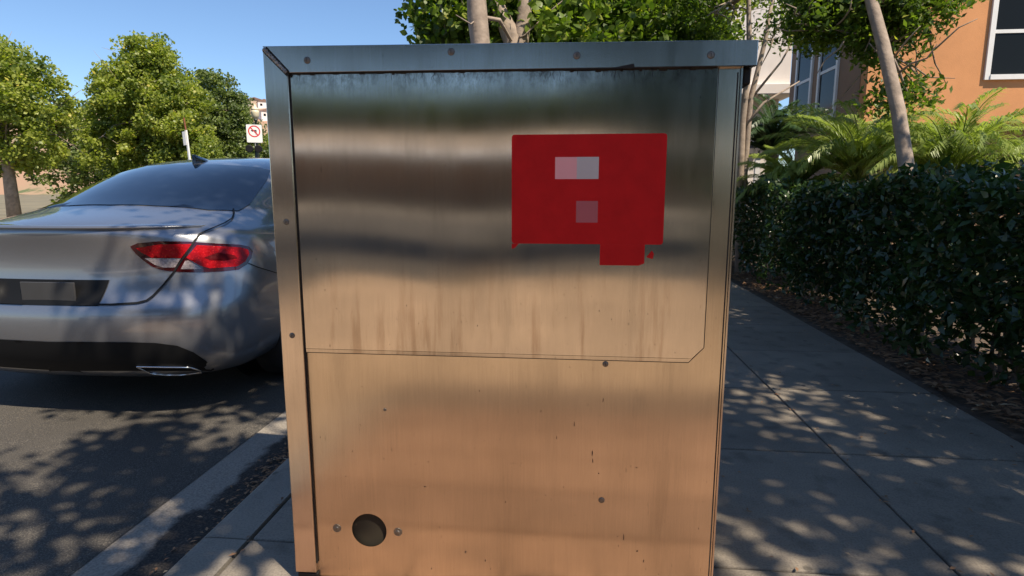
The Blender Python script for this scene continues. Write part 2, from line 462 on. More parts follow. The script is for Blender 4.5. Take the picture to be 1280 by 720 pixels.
# ------------------------------------------------------------------ the setting
ZR = -0.13                                                   # road level below the sidewalk
def sheet(name, x0, x1, y0, y1, z, mat, parent=None, kind='structure'):
    o = MB().add([(x0,y0,z),(x1,y0,z),(x1,y1,z),(x0,y1,z)], [(0,1,2,3)]).build(name, mat, parent)
    if parent is None: tag(o, kind=kind)
    return o
sheet('ground', -1500, 1500, -1500, 1500, -0.30, M['earth'])
def road():
    mb = MB()
    xs = [-13.2, -10, -7.5, -5, -1.73]
    zs = [ZR, ZR + .05, ZR + .08, ZR + .06, ZR]
    ys = [-120, 200]
    vs = [(x, y, z) for y in ys for x, z in zip(xs, zs)]
    mb.add(vs, [(i, i+1, i+6, i+5) for i in range(4)])
    o = mb.build('road', M['asphalt'], smooth=True)
    return tag(o, kind='structure')
road()
o = MB().add([(-1.73,.95,ZR-.002),(-1.40,.95,ZR-.022),(-1.40,60,ZR-.022),(-1.73,60,ZR-.002)], [(0,1,2,3)]).build('gutter', M['gutter'])
tag(o, kind='structure')
# coloured crosswalk behind the camera, invented for its reflection in the steel
xs_, zs_ = [-3.4, -1.73, -1.40], [ZR + .0306, ZR, ZR - .005]
o = MB().add([(x, y, z + .004) for y in (-4.97, .95) for x, z in zip(xs_, zs_)], [(i, i+1, i+4, i+3) for i in range(2)]).build('crosswalk', M['slab_tan'])
tag(o, kind='structure')
kerb = MB().box(-1.395, -1.105, -60, 60, -0.29, -0.16).build('kerb', M['kerb']); tag(kerb, kind='structure')
prof = [(-1.385, -.30), (-1.385, -.16), (-1.290, -.022), (-1.268, -.004), (-1.245, 0.0), (-1.108, 0.0), (-1.108, -.30)]
kme = MB().prism([(x, 0, z) for x, z in prof], (0, 1.842, 0)).mesh('kerb_segment')
kme2 = kme.copy()
for k in range(-7, 17):
    link('kerb_segment', kme if k > -2 else kme2, M['kerb'] if k > -2 else M['slab_tan'], kerb, (0, 1.81 + 1.85 * k, 0))  # tan segments behind the camera invented for their reflection
# far side of the street
o = MB().box(-13.5, -13.2, -60, 120, -.29, 0.0).build('far_kerb', M['kerb']); tag(o, kind='structure')
sheet('far_pavement', -16.2, -13.5, -60, 120, -0.004, M['slab'])

# sidewalk: base with joints, every slab a piece of its own
SY0, PITCHY = 1.81, 0.925
sidewalk = MB().box(-1.10, 2.205, -4.98, SY0 + 14 * PITCHY, -0.2, -0.014).build('sidewalk', M['joint'])
tag(sidewalk, kind='structure')
cols = [-1.10, -0.625, 0.3125, 1.25, 2.20]
slab_me = {}
rnd = random.Random(4)
for c in range(4):
    w = cols[c+1] - cols[c] - 0.011
    slab_me[c] = MB().box(-w/2, w/2, -(PITCHY-.011)/2, (PITCHY-.011)/2, -0.10, 0.0).mesh('paving_slab', bevel=0.006, seg=2)
for k in range(0, 14):
    for c in range(4):
        yc = SY0 + PITCHY * (k + .5)
        if yc > 5.9 and c in (0, 1): continue                # planting bed of the street trees
        o = link('paving_slab', slab_me[c], M['slab'], sidewalk, ((cols[c]+cols[c+1])/2, yc, rnd.uniform(-.0025, .0)))
        o.rotation_euler = (rnd.uniform(-.0015, .0015), rnd.uniform(-.0015, .0015), 0)
# in front of the cabinet: half slabs, then terracotta tiles, a dark brick band and tan slabs; all after the half slabs invented for the reflection in the steel
for c in range(4):
    w = cols[c+1] - cols[c] - 0.011
    MB().box(cols[c] + .0055, cols[c+1] - .0055, 1.606, SY0 - .0055, -.1, 0).build('paving_slab', M['slab'], sidewalk, bevel=.006)
TW = 3.30 / 11
tile_me = MB().box(-TW/2 + .004, TW/2 - .004, -.146, .146, -.05, -.001).mesh('terracotta_tile', bevel=.004)
tile_me2 = tile_me.copy()
for j in range(5):
    for i in range(11):
        link('terracotta_tile', tile_me if j in (0, 2, 3) else tile_me2, M['terracotta'] if j in (0, 2, 3) else M['terracotta_dark'], sidewalk, (-1.10 + TW*(i+.5), 1.60 - .3*(j+.5), rnd.uniform(-.001, .0)))
brick_me = MB().box(-.046, .046, -.215, .215, -.06, -.001).mesh('brick', bevel=.004)
for i in range(33):
    link('brick', brick_me, M['brick_dark'], sidewalk, (-1.05 + .1*i, -.125, rnd.uniform(-.002, .0)))
tan_me = {}
for c in range(4):
    w = cols[c+1] - cols[c] - 0.011
    tan_me[c] = MB().box(-w/2, w/2, -(PITCHY-.011)/2, (PITCHY-.011)/2, -0.10, 0.0).mesh('tan_slab', bevel=0.006)
for k in range(5):
    for c in range(4):
        link('tan_slab', tan_me[c], M['slab_tan'], sidewalk, ((cols[c]+cols[c+1])/2, -.35 - PITCHY*(k+.5), rnd.uniform(-.0025, .0)))
sheet('pavement', -1.10, 2.20, SY0 + 14*PITCHY, 120, -0.006, M['slab'])
sheet('driveway', -1.10, 30, -31, -4.98, -0.006, M['asphalt'])  # dark ground invented for the brown zone reflected in the steel
pale = concrete('pale new concrete', (0.52, 0.46, 0.38), obj_random=False)
sheet('concrete_swale', -24, 14, -22.9, -21.3, 0.004, pale)  # pale strip added to reflect as a bright line
sheet('concrete_apron', -30, 14, -31.2, -28.2, 0.004, pale)  # second pale strip added for another bright reflected line
def rough_sheet(name, x0, x1, y0, y1, z, amp, mat, step=.12, seed=1):
    rg = np.random.default_rng(seed)
    nx = max(2, int((x1-x0)/step)); ny = max(2, int((y1-y0)/step))
    vs = []; fs = []
    for j in range(ny+1):
        for i in range(nx+1):
            e = 0 if i == 0 else 1
            vs.append((x0 + (x1-x0)*i/nx, y0 + (y1-y0)*j/ny, z + e*amp*rg.uniform(-1, 1)))
    for j in range(ny):
        for i in range(nx):
            a = j*(nx+1)+i; fs.append((a, a+1, a+nx+2, a+nx+1))
    return tag(MB().add(vs, fs).build(name, mat, smooth=True), kind='structure')
rough_sheet('planting_bed', 2.205, 6.0, -4.97, 24, -0.01, 0.025, M['soil'], .2, 3)
rough_sheet('planting_bed', -1.10, 0.31, 6.43, 15, 0.0, 0.012, M['soil'], .15, 5)

# ------------------------------------------------------------------ foliage tools
LEAF_T = np.array([(0, -.5, 0), (.30, -.18, .05), (.33, .12, .06), (0, .55, -.05), (-.33, .12, .06), (-.30, -.18, .05)])
LEAF_F = [(0, 1, 5), (1, 2, 5), (2, 4, 5), (2, 3, 4)]
OVAL_T = np.array([(0, -.5, 0), (.22, -.05, .06), (0, .5, -.04), (-.22, -.05, .06)])
OVAL_F = [(0, 1, 3), (1, 2, 3)]

def leaf_cloud(name, centers, size, rng, tmpl='leaf', up=0.6, out_from=None, tint=None, flat=False):
    T, Fc = (LEAF_T, LEAF_F) if tmpl == 'leaf' else (OVAL_T, OVAL_F)
    n = len(centers)
    nrm = rng.normal(size=(n, 3)); nrm /= np.linalg.norm(nrm, axis=1)[:, None]
    nrm[:, 2] += up
    if out_from is not None:
        d = centers - out_from; d /= (np.linalg.norm(d, axis=1)[:, None] + 1e-6); nrm += 0.7 * d
    if flat: nrm = nrm * 0.22 + np.array([0, 0, 1.0])
    nrm /= np.linalg.norm(nrm, axis=1)[:, None]
    t = rng.normal(size=(n, 3)); t -= nrm * (t * nrm).sum(1)[:, None]; t /= np.linalg.norm(t, axis=1)[:, None]
    b = np.cross(nrm, t)
    s = size * rng.uniform(.65, 1.3, n)
    v = centers[:, None, :] + (T[None, :, 0, None] * b[:, None] + T[None, :, 1, None] * t[:, None] + T[None, :, 2, None] * nrm[:, None]) * s[:, None, None]
    if tint is None: tint = np.clip(rng.beta(2.2, 2.2, n), 0, 1)
    return np_mesh(name, v, T.shape[0], Fc, tint)

def ellipsoid_pts(rng, c, r, n, shell=2.4):
    d = rng.normal(size=(n, 3)); d /= np.linalg.norm(d, axis=1)[:, None]
    u = rng.uniform(0, 1, n) ** (1 / shell)
    return np.array(c) + d * u[:, None] * np.array(r)

def curve_pts(a, b, rng, n=5, wob=.08, sag=0.0):
    a = Vector(a); b = Vector(b); L = (b - a).length
    pts = []
    for i in range(n):
        t = i / (n - 1)
        p = a.lerp(b, t)
        if 0 < i < n-1: p += Vector(rng.normal(size=3)) * wob * L * .5
        p.z += sag * L * math.sin(math.pi * t)
        pts.append(p)
    return pts

def make_tree(name, label, group, stems, crowns, leaf_mat_, bark, clumps, per, clump_r, leaf, seed, limb_n=22, limb_r=.05, tmpl='leaf', up=.6, cat='tree', patchy=1.0):
    """stems: list of [(x,y,z,r),...]; crowns: list of (centre, radii, weight)"""
    rng = np.random.default_rng(seed)
    base = Vector(stems[0][0][:3])
    root = empty(name, base, 0, label, cat, group)
    off = -base
    # clump centres
    W = np.array([c[2] for c in crowns], float); W /= W.sum()
    cc = []; ck = []
    for (c, r, w), frac in zip(crowns, W):
        k = max(1, int(round(clumps * frac)))
        cc.append(ellipsoid_pts(rng, c, r, k)); ck += [np.array(c)] * k
    cc = np.concatenate(cc)
    tb = MB()
    nodes = []
    for st in stems:
        pts = [Vector(p[:3]) + off for p in st]
        tb.tube(pts, [p[3] for p in st], 10)
        for i, p in enumerate(st):
            if i >= max(1, len(st) // 2): nodes.append((Vector(p[:3]), p[3]))
    idx = rng.choice(len(cc), min(limb_n, len(cc)), replace=False)
    for i in idx:
        tgt = Vector(cc[i])
        lower = [nd for nd in nodes if nd[0].z < tgt.z + .6] or nodes
        nd = min(lower, key=lambda q: (q[0] - tgt).length)
        pts = curve_pts(nd[0] + off, tgt + off, rng, 6, .045, .05)
        r0 = min(limb_r, nd[1] * .8)
        tb.tube(pts, list(np.linspace(r0, .008, 6)), 6)
        for k in range(3):
            p = pts[2 + k % 3]
            q = p + Vector(rng.normal(size=3)) * clump_r * 1.2 + Vector((0, 0, .1))
            tb.tube(curve_pts(p, q, rng, 4, .1), [.014, .011, .008, .004], 5)
    tb.build('trunk', bark, root, smooth=True)
    # leaves
    rr = clump_r * rng.uniform(.6, 1.35, len(cc))
    cnt = np.maximum(4, (per * rng.uniform(.45, 1.5, len(cc)))).astype(int)
    ctr = np.repeat(cc, cnt, axis=0); rad = np.repeat(rr, cnt)
    d = rng.normal(size=ctr.shape); d /= np.linalg.norm(d, axis=1)[:, None]
    u = rng.uniform(0, 1, len(ctr)) ** .45
    pts = ctr + d * (u * rad)[:, None] * np.array([1, 1, .72])
    base_t = np.repeat(rng.uniform(.12, .75, len(cc)), cnt)
    tint = np.clip(base_t * patchy + (1-patchy)*.45 + rng.normal(0, .16, len(ctr)), 0, 1)
    me = leaf_cloud('crown', pts + np.array(off), leaf, rng, tmpl, up, tint=tint)
    link('crown', me, leaf_mat_, root)
    return root


# ------------------------------------------------------------------ steel utility cabinet
FY = 1.62                                                    # plane of the front sheet
cab = empty('utility_cabinet', (-0.2, FY + .3, 0), 0, 'large brushed stainless steel utility cabinet with red sticker standing on the sidewalk', 'utility cabinet')
CO = Vector((0.2, -FY - .3, 0))                              # world to cabinet local
def cbox(name, mat, x0, x1, y0, y1, z0, z1, bevel=0.0, parent=cab, seg=2, smooth=False):
    return MB().box(x0+CO.x, x1+CO.x, y0+CO.y, y1+CO.y, z0, z1).build(name, mat, parent, bevel=bevel, seg=seg, smooth=smooth)
# shell: sides, back, top; the front is its own sheet
BX0, BX1 = -0.826, 0.4235
DEP = 0.62
cbox('side_panel', M['steel_trim'], BX0, BX0 + .003, FY + .003, FY + DEP, .03, 1.56)
cbox('side_panel', M['steel_trim'], BX1 + .001, BX1 + .0055, FY - .004, FY + DEP, .03, 1.545)
cbox('back_panel', M['steel_trim'], BX0, BX1, FY + DEP + .001, FY + DEP + .004, .03, 1.56)
cbox('base_plinth', M['black'], BX0 + .03, BX1 - .03, FY + .02, FY + DEP - .02, 0.0, .05)
# front sheet with the round hole
HX, HZ, HR = -0.598, 0.178, 0.0545
def front_sheet():
    mb = MB()
    x0, x1, z0, z1 = -0.80, BX1, 0.012, 1.53
    s = 0.09
    n = 48
    ring = []; sq = []
    for k in range(n):
        t = 2*math.pi*k/n
        c, sn = math.cos(t), math.sin(t)
        ring.append((HX + HR*c, HZ + HR*sn))
        m = max(abs(c), abs(sn)); sq.append((HX + s*c/m, HZ + s*sn/m))
    L = lambda p, y=FY: (p[0] + CO.x, y + CO.y, p[1])
    mb.add([L(p) for p in ring] + [L(p) for p in sq], [(k, (k+1) % n, n + (k+1) % n, n + k) for k in range(n)])
    mb.add([L(p) for p in ring] + [L(p, FY + .004) for p in ring], [(k, n + k, n + (k+1) % n, (k+1) % n) for k in range(n)])
    for (a, b, c, d) in ((x0, HX - s, z0, z1), (HX + s, x1, z0, z1), (HX - s, HX + s, z0, HZ - s), (HX - s, HX + s, HZ + s, z1)):
        mb.add([L((a, c)), L((b, c)), L((b, d)), L((a, d))], [(0, 1, 2, 3)])
    me = bpy.data.meshes.new('front_sheet')
    me.from_pydata(mb.v, [], mb.f); me.update()
    return link('front_sheet', me, M['steel_low'], cab)
front_sheet()
mb = MB().lathe([(HR + .006, 0), (HR + .006, .003)], (HX + CO.x, FY + .012 + CO.y, HZ), 40, 'y')
o = mb.build('hole_cover', M['olive'], cab); tag(o, 'dark olive plate behind the round hole')
# upper door sheet with the clipped corner, slightly proud
dp = [(-.770, 1.519), (-.770, .7475), (.338, .7475), (.3685, .780), (.3685, 1.519)]
MB().prism([(x + CO.x, FY - .0045 + CO.y, z) for x, z in dp], (0, .004, 0)).build('door_sheet', M['steel_up'], cab, bevel=.0009, seg=1)
MB().add([(x + CO.x, y + CO.y, z) for x, y, z in ((-.770, FY - .0045, .7474), (.338, FY - .0045, .7474), (.329, FY - .0041, .7375), (-.770, FY - .0041, .7375), (.329, FY - .0009, .7375), (-.770, FY - .0009, .7375))], [(0, 1, 2, 3), (3, 2, 4, 5)]).build('door_hem', M['steel_up'], cab)
# dark gap line round the door sheet
gp = [(-.774, 1.515), (-.774, .7345), (.3305, .7345), (.3708, .7785), (.3708, 1.515)]
MB().prism([(x + CO.x, FY - .0008 + CO.y, z) for x, z in gp], (0, .0007, 0)).build('door_gap', M['grime'], cab)
# left flange and top rail, mitred, with a weld bead
fl = [(-.834, 1.585), (-.834, .031), (-.768, .033), (-.768, 1.516)]
MB().prism([(x + CO.x, FY - .015 + CO.y, z) for x, z in fl], (0, .0145, 0)).build('left_flange', M['steel_trim'], cab, bevel=.0025, seg=2)
tr = [(-.8335, 1.588), (-.7675, 1.5175), (.459, 1.512), (.459, 1.574)]
MB().prism([(x + CO.x, FY - .017 + CO.y, z) for x, z in tr], (0, .0165, 0)).build('top_rail', M['steel_trim'], cab, bevel=.0018, seg=2)
# roof sheet and the lip that turns down on the right
tp = [(-.834, FY - .012, 1.582), (.457, FY - .012, 1.568), (.457, FY + DEP + .03, 1.568), (-.834, FY + DEP + .03, 1.582)]
MB().prism([Vector(p) + CO for p in tp], (0, 0, -.012)).build('roof_sheet', M['steel_trim'], cab)
cbox('roof_lip', M['steel_trim'], .446, .4585, FY, FY + DEP + .03, 1.514, 1.557, .002)
cbox('latch_block', M['black'], .431, .452, FY + .004, FY + .09, 1.470, 1.5135, .006)
wr = np.random.default_rng(8)
bead = []; br = []
for i in range(30):
    t = i / 29
    bead.append((-.829 + .060*t + CO.x, FY - .0172 + CO.y, 1.581 - .062*t)); br.append(.0052 * (1 + .35*math.sin(i*2.4)) * wr.uniform(.85, 1.15))
MB().prism([(x + CO.x, FY - .0176 + CO.y, z) for x, z in ((-.8325, 1.573), (-.8205, 1.5865), (-.760, 1.522), (-.7655, 1.510), (-.769, 1.509))], (0, .0004, 0)).build('weld_scorch', M['grime'], cab)
o = MB().tube(bead, br, 8).build('weld_bead', M['weld'], cab, smooth=True); tag(o, 'rough weld bead at the mitred corner')
# gap shade painted as thin dark lines under the rail and beside the flange
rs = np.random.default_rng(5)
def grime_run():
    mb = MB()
    mb.add([(xx + CO.x, FY - .0049 + CO.y, zz) for xx, zz in ((-.766, 1.5150), (.366, 1.5100), (.366, 1.5160), (-.766, 1.5190))], [(0, 1, 2, 3)])  # continuous dark strip painted in as the shade below the rail
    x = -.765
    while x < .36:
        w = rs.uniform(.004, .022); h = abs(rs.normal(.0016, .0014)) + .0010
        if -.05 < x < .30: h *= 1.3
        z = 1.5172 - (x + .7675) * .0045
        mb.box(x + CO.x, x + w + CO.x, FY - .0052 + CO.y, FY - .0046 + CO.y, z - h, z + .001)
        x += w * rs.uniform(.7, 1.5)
    # hairline cracks and drips hanging from the line
    for k in range(150):
        x = rs.choice([rs.uniform(-.75, .36), rs.normal(-.40, .12), rs.normal(.05, .16)])
        if not -.76 < x < .36: continue
        z = 1.5165 - (x + .7675)*.0045
        L = abs(rs.normal(.007, .010)); pts = []
        nseg = 4
        for i in range(nseg):
            pts.append((x + CO.x + rs.normal(0, .0035), FY - .0047 + CO.y, z - L*i/(nseg-1)))
        w = rs.uniform(.0002, .0007)
        for a, b in zip(pts, pts[1:]):
            mb.add([(a[0]-w, a[1], a[2]), (a[0]+w, a[1], a[2]), (b[0]+w*.8, b[1], b[2]), (b[0]-w*.8, b[1], b[2])], [(0,1,2,3)])
    o = mb.build('sealant_grime', M['grime'], cab); tag(o, 'cracked black grime under the top rail')
grime_run()
MB().box(-.768 + CO.x, -.7645 + CO.x, FY - .0052 + CO.y, FY - .0046 + CO.y, .06, 1.516).build('flange_gap', M['grime'], cab)
MB().prism([(x + CO.x, FY - .0174 + CO.y, z) for x, z in ((-.766, 1.5172), (.458, 1.5117), (.458, 1.5136), (-.766, 1.5186))], (0, .0003, 0)).build('rail_sealant', M['grime'], cab)  # gap shade painted along the rail's lower edge
# torn sealant on the rail's lower edge
MB().prism([(x + CO.x, FY - .0176 + CO.y, z) for x, z in ((-.03, 1.5135), (.10, 1.5137), (.155, 1.5235), (.157, 1.5125), (.30, 1.5115), (.0, 1.512))], (0, .0003, 0)).build('torn_sealant', M['grime'], cab)
# right edge: dark folded gap
MB().box(.4165 + CO.x, .4195 + CO.x, FY - .0012 + CO.y, FY - .0006 + CO.y, .02, 1.50).build('edge_gap', M['grime'], cab)
# screws, rivets and marks
def screw(x, z, y, r, mat='screw', slot=True, name='screw'):
    s = MB().lathe([(r, 0), (r, -.0012), (r*.8, -.0022), (r*.3, -.0026)], (x + CO.x, y + CO.y, z), 16, 'y').build(name, M[mat], cab, smooth=False)
    MB().lathe([(r*1.12, 0), (r*1.12, -.0003)], (x + CO.x, y + CO.y, z), 18, 'y').build('screw_shadow_gap', M['screw_dark'], s)
    if slot: MB().box(x + CO.x - r*.12, x + CO.x + r*.12, y + CO.y - .0030, y + CO.y - .0022, z - r*.55, z + r*.55).build('slot', M['screw_dark'], s)
    return s
for x, z in ((-.709, 1.549), (-.317, 1.562), (.010, 1.546), (.345, 1.540)): screw(x, z, FY - .0172, .0085)
for x, z in ((-.796, 1.117), (-.799, .789)): screw(x, z, FY - .0152, .0075)
screw(.104, .725, FY - .0003, .0075); screw(.103, .315, FY - .0003, .008, slot=False)
for x, z in ((-.700, .179), (-.508, .178)):
    MB().lathe([(.0135, 0), (.013, -.0012)], (x + CO.x, FY + CO.y - .0004, z), 18, 'y').build('washer', M['screw'], cab)
    screw(x, z, FY - .0017, .0065)
MB().lathe([(.005, 0), (.004, -.0015)], (-.535 + CO.x, FY + CO.y - .0003, .567), 12, 'y').build('rivet', M['screw'], cab)
# foot under the left flange
cbox('foot', M['black'], -.829, -.765, FY - .012, FY + .06, 0.0, .028, .003)
# small dirt specks and rust runs stuck to the sheet
mb = MB(); sp = np.random.default_rng(21)
def speckle(mb, x, z, w, h, y):
    k = 7; ph = sp.uniform(0, 6)
    ps = [(x + CO.x + w*math.cos(ph+2*math.pi*i/k)*sp.uniform(.5, 1), y + CO.y, z + h*math.sin(ph+2*math.pi*i/k)*sp.uniform(.5, 1)) for i in range(k)]
    mb.add(ps, [tuple(range(k))])
for x, z, w, h in ((.073, .458, .0022, .012), (.075, .435, .002, .010), (.093, .398, .0025, .003), (-.30, .125, .004, .007), (-.24, .10, .0025, .005), (.17, .20, .0018, .016), (.21, .16, .004, .003), (.23, .13, .002, .006), (.02, .545, .0016, .009), (-.03, .50, .0014, .005), (.20, .42, .004, .0015), (.10, .62, .0013, .012), (-.42, .33, .006, .002)):
    speckle(mb, x, z, w, h, FY - .0004)
for k in range(70):
    x = sp.uniform(-.75, .40); z = sp.uniform(.06, .72); s_ = sp.uniform(.0005, .0013)
    speckle(mb, x, z, s_, s_*sp.uniform(1, 4), FY - .0004)
o = mb.build('rust_specks', simple('rust brown specks', (0.10, 0.055, 0.03), 0.9), cab); tag(o, kind='stuff')
mb = MB()
for k in range(90):
    x = sp.uniform(-.75, .35); z = sp.choice([sp.uniform(.76, 1.5), sp.normal(.86, .06)]); s_ = sp.uniform(.0004, .0010)
    if .75 < z < 1.5: speckle(mb, x, z, s_, s_*sp.uniform(1, 4), FY - .0049)
o = mb.build('dirt_specks', M['grime'], cab); tag(o, kind='stuff')
# red sticker with its lower tab and pale printed blocks
def rounded(x0, x1, z0, z1, r, n=5):
    ps = []
    for cx, cz, a0 in ((x1-r, z1-r, 0), (x0+r, z1-r, 90), (x0+r, z0+r, 180), (x1-r, z0+r, 270)):
        for i in range(n+1):
            t = R(a0 + 90*i/n); ps.append((cx + r*math.cos(t), cz + r*math.sin(t)))
    return ps
SYK = FY - .0050
def dec(name, poly, mat, parent, y, th=.0004):
    return MB().prism([(x + CO.x, y + CO.y, z) for x, z in poly], (0, th, 0)).build(name, mat, parent)
st = dec('sticker', rounded(-.159, .2475, 1.061, 1.351, .008), M['red'], cab, SYK - .0006, .0006)
tag(st, 'red rectangular sticker with pale printed marks')
dec('sticker_tab', [(.081, 1.0608), (.081, 1.004), (.185, 1.004), (.200, 1.010), (.200, 1.0608)], M['red'], st, SYK - .0006, .0006)
dec('sticker_scrap', [(-.159, 1.0605), (-.159, 1.046), (-.150, 1.049), (-.140, 1.0605)], M['red'], st, SYK - .0004)
dec('sticker_scrap', [(.205, 1.027), (.222, 1.022), (.225, 1.036), (.219, 1.045)], M['red'], st, SYK - .0004)
dec('printed_block', [(-.0426, 1.2345), (-.0426, 1.292), (.0149, 1.292), (.0149, 1.2345)], M['pale_pink'], st, SYK - .0009, .0003)
dec('printed_block', [(.0149, 1.2345), (.0149, 1.292), (.0727, 1.292), (.0727, 1.2345)], M['pale_grey'], st, SYK - .0009, .0003)
dec('printed_block', [(.0149, 1.119), (.0149, 1.1765), (.0727, 1.1765), (.0727, 1.119)], M['dim_pink'], st, SYK - .0009, .0003)

# ------------------------------------------------------------------ cars (horizontal slices lofted into one body)
# z, rear y, rear depth, rear exponent, half width, front y, front depth, front exponent, crown
SL = [
 (.21, .30, .45, 3.0, .78, 5.00, .7, 3.0, 0),
 (.24, .16, .50, 3.0, .88, 5.12, .8, 3.0, 0),
 (.30, .07, .55, 3.0, .955, 5.20, .9, 2.8, 0),
 (.40, .02, .60, 2.9, .985, 5.25, 1.0, 2.6, 0),
 (.52, .00, .62, 2.8, 1.000, 5.27, 1.0, 2.5, 0),
 (.64, .00, .64, 2.8, 1.005, 5.26, 1.0, 2.5, 0),
 (.70, .022, .64, 2.8, 1.008, 5.25, 1.0, 2.5, 0),
 (.76, .060, .62, 2.8, 1.008, 5.22, 1.0, 2.5, 0),
 (.86, .085, .62, 2.8, 1.003, 5.15, 1.1, 2.5, 0),
 (.96, .090, .64, 2.8, .988, 5.00, 1.2, 2.5, .004),
 (1.05, .075, .68, 2.7, .965, 4.80, 1.2, 2.5, .010),
 (1.105, .060, .72, 2.6, .935, 4.55, 1.2, 2.5, .018),
 (1.135, .075, .74, 2.5, .905, 4.35, 1.2, 2.5, .026),
 (1.160, .16, .74, 2.4, .880, 4.20, 1.1, 2.5, .030),
 (1.190, .30, .74, 2.4, .855, 4.05, 1.0, 2.5, .034),
 (1.220, .46, .72, 2.4, .835, 3.95, .9, 2.5, .036),
 (1.250, .58, .70, 2.4, .815, 3.88, .9, 2.5, .036),
 (1.310, .74, .70, 2.4, .812, 3.74, .8, 2.6, .034),
 (1.400, .97, .70, 2.4, .792, 3.53, .8, 2.6, .030),
 (1.490, 1.22, .70, 2.5, .757, 3.30, .7, 2.6, .026),
 (1.555, 1.47, .65, 2.5, .712, 3.10, .7, 2.6, .022),
 (1.600, 1.75, .6, 2.4, .64, 2.88, .6, 2.5, .018),
 (1.625, 2.02, .4, 2.2, .50, 2.70, .4, 2.3, .012),
 (1.634, 2.20, .2, 2.0, .22, 2.55, .2, 2.0, .004),
]
def outline(s, NR=17, NS=14, NF=11):
    z, yr, Lr, nr, w, yf, Lf, nf, crown = s
    half = []
    for i in range(NR):
        a = (math.pi/2) * i / (NR-1)
        half.append((w * math.sin(a) ** (2/nr), yr + Lr * (1 - math.cos(a) ** (2/nr))))
    for i in range(1, NS):
        t = i / NS
        y = (yr+Lr) + (yf-Lf - yr-Lr) * t
        half.append((w * (1 + .012*math.sin(math.pi*t)), y))
    for i in range(NF):
        a = (math.pi/2) * (1 - i/(NF-1))
        half.append((w * max(0, math.sin(a)) ** (2/nf), yf - Lf * (1 - max(0, math.cos(a)) ** (2/nf))))
    full = half + [(-x, y) for x, y in half[-2:0:-1]]
    return [Vector((x, y, z - crown * (x / 0.9) ** 2)) for x, y in full]

def car_body_mesh(zscale=1.0):
    bm = bmesh.new()
    rings = [[bm.verts.new((p.x, p.y, p.z * zscale)) for p in outline(s)] for s in SL]
    n = len(rings[0])
    for a, b in zip(rings, rings[1:]):
        for k in range(n): bm.faces.new((a[k], a[(k+1) % n], b[(k+1) % n], b[k]))
    bm.faces.new(rings[0][::-1]); bm.faces.new(rings[-1])
    bmesh.ops.recalc_face_normals(bm, faces=bm.faces)
    for f in bm.faces: f.smooth = True
    me = bpy.data.meshes.new('body'); bm.to_mesh(me); bm.free()
    o = bpy.data.objects.new('tmp_body', me); COL.objects.link(o)
    sub = o.modifiers.new('s', 'SUBSURF'); sub.levels = 2; sub.render_levels = 2
    dg = bpy.context.evaluated_depsgraph_get()
    full = bpy.data.meshes.new_from_object(o.evaluated_get(dg))
    # wheel arches
    o.modifiers.clear()
    o.data = full
    cuts = []
    for yw in (1.13, 4.15):
        for sx in (-1, 1):
            c = MB().lathe([(.375, -.16), (.375, .40)], (sx*.99 if sx > 0 else -1.23, yw, .345), 40, 'x')
            co = bpy.data.objects.new('cut', c.mesh('cut')); COL.objects.link(co)
            bo = o.modifiers.new('b', 'BOOLEAN'); bo.operation = 'DIFFERENCE'; bo.object = co; bo.solver = 'EXACT'
            cuts.append(co)
    dg = bpy.context.evaluated_depsgraph_get()
    dg.update()
    cut = bpy.data.meshes.new_from_object(o.evaluated_get(dg))
    bvh = BVHTree.FromPolygons([v.co.copy() for v in full.vertices], [tuple(p.vertices) for p in full.polygons])
    for c in cuts: bpy.data.objects.remove(c)
    bpy.data.objects.remove(o)
    for p in cut.polygons: p.use_smooth = True
    cut.name = 'body'
    return cut, bvh

M['lamp_mid'] = simple('deep red reflector', (0.12, 0.003, 0.006), 0.6, spec=0.1)
M['plate_grey'] = simple('tinted plate cover', (0.05, 0.05, 0.052), 0.3)
CAR = Vector((-2.925, 2.98, ZR))
def pix_ray(px, py):
    return Vector((0, 0, EYE)) - CAR, ray(px, py)

def conform(name, poly, rayfn, bvh, off, mat, parent, step, mirror=False, also=True, thick=0.0):
    """fill a 2d outline, drop every point onto the body surface, lift it by off"""
    P = [Vector(p) for p in poly]
    dense = []
    for a, b in zip(P, P[1:] + P[:1]):
        n = max(1, int((b - a).length / step))
        dense += [a.lerp(b, i / n) for i in range(n)]
    xs = [p.x for p in P]; ys = [p.y for p in P]
    inner = []
    def inside(q):
        c = False
        for a, b in zip(dense, dense[1:] + dense[:1]):
            if (a.y > q.y) != (b.y > q.y) and q.x < (b.x - a.x) * (q.y - a.y) / (b.y - a.y) + a.x: c = not c
        return c
    x = min(xs) + step * .5
    while x < max(xs):
        y = min(ys) + step * .5
        while y < max(ys):
            q = Vector((x, y))
            if inside(q) and min((q - d).length for d in dense) > step * .45: inner.append(q)
            y += step
        x += step
    pts = dense + inner
    nd = len(dense)
    vs, es, fs, *_ = geometry.delaunay_2d_cdt(pts, [(i, (i+1) % nd) for i in range(nd)], [], 0, 1e-6)
    out = []; ok = []
    for v in vs:
        o_, d_ = rayfn(v.x, v.y)
        loc, nrm, i, dist = bvh.ray_cast(o_, d_)
        if loc is None: out.append(Vector((0, 0, 0))); ok.append(False); continue
        if nrm.dot(d_) > 0: nrm = -nrm
        out.append(loc + nrm * off); ok.append(True)
    keep = []
    for f in fs:
        if not all(ok[i] for i in f): continue
        c = sum((Vector(vs[i]) for i in f), Vector((0, 0))) / len(f)
        if inside(c): keep.append(f)
    res = []
    for s in ((1, -1) if mirror else (1,)):
        m = MB().add([(p.x * s, p.y, p.z) for p in out], keep)
        res.append(m.build(name, mat, parent[s] if isinstance(parent, dict) else parent, smooth=True))
    return res

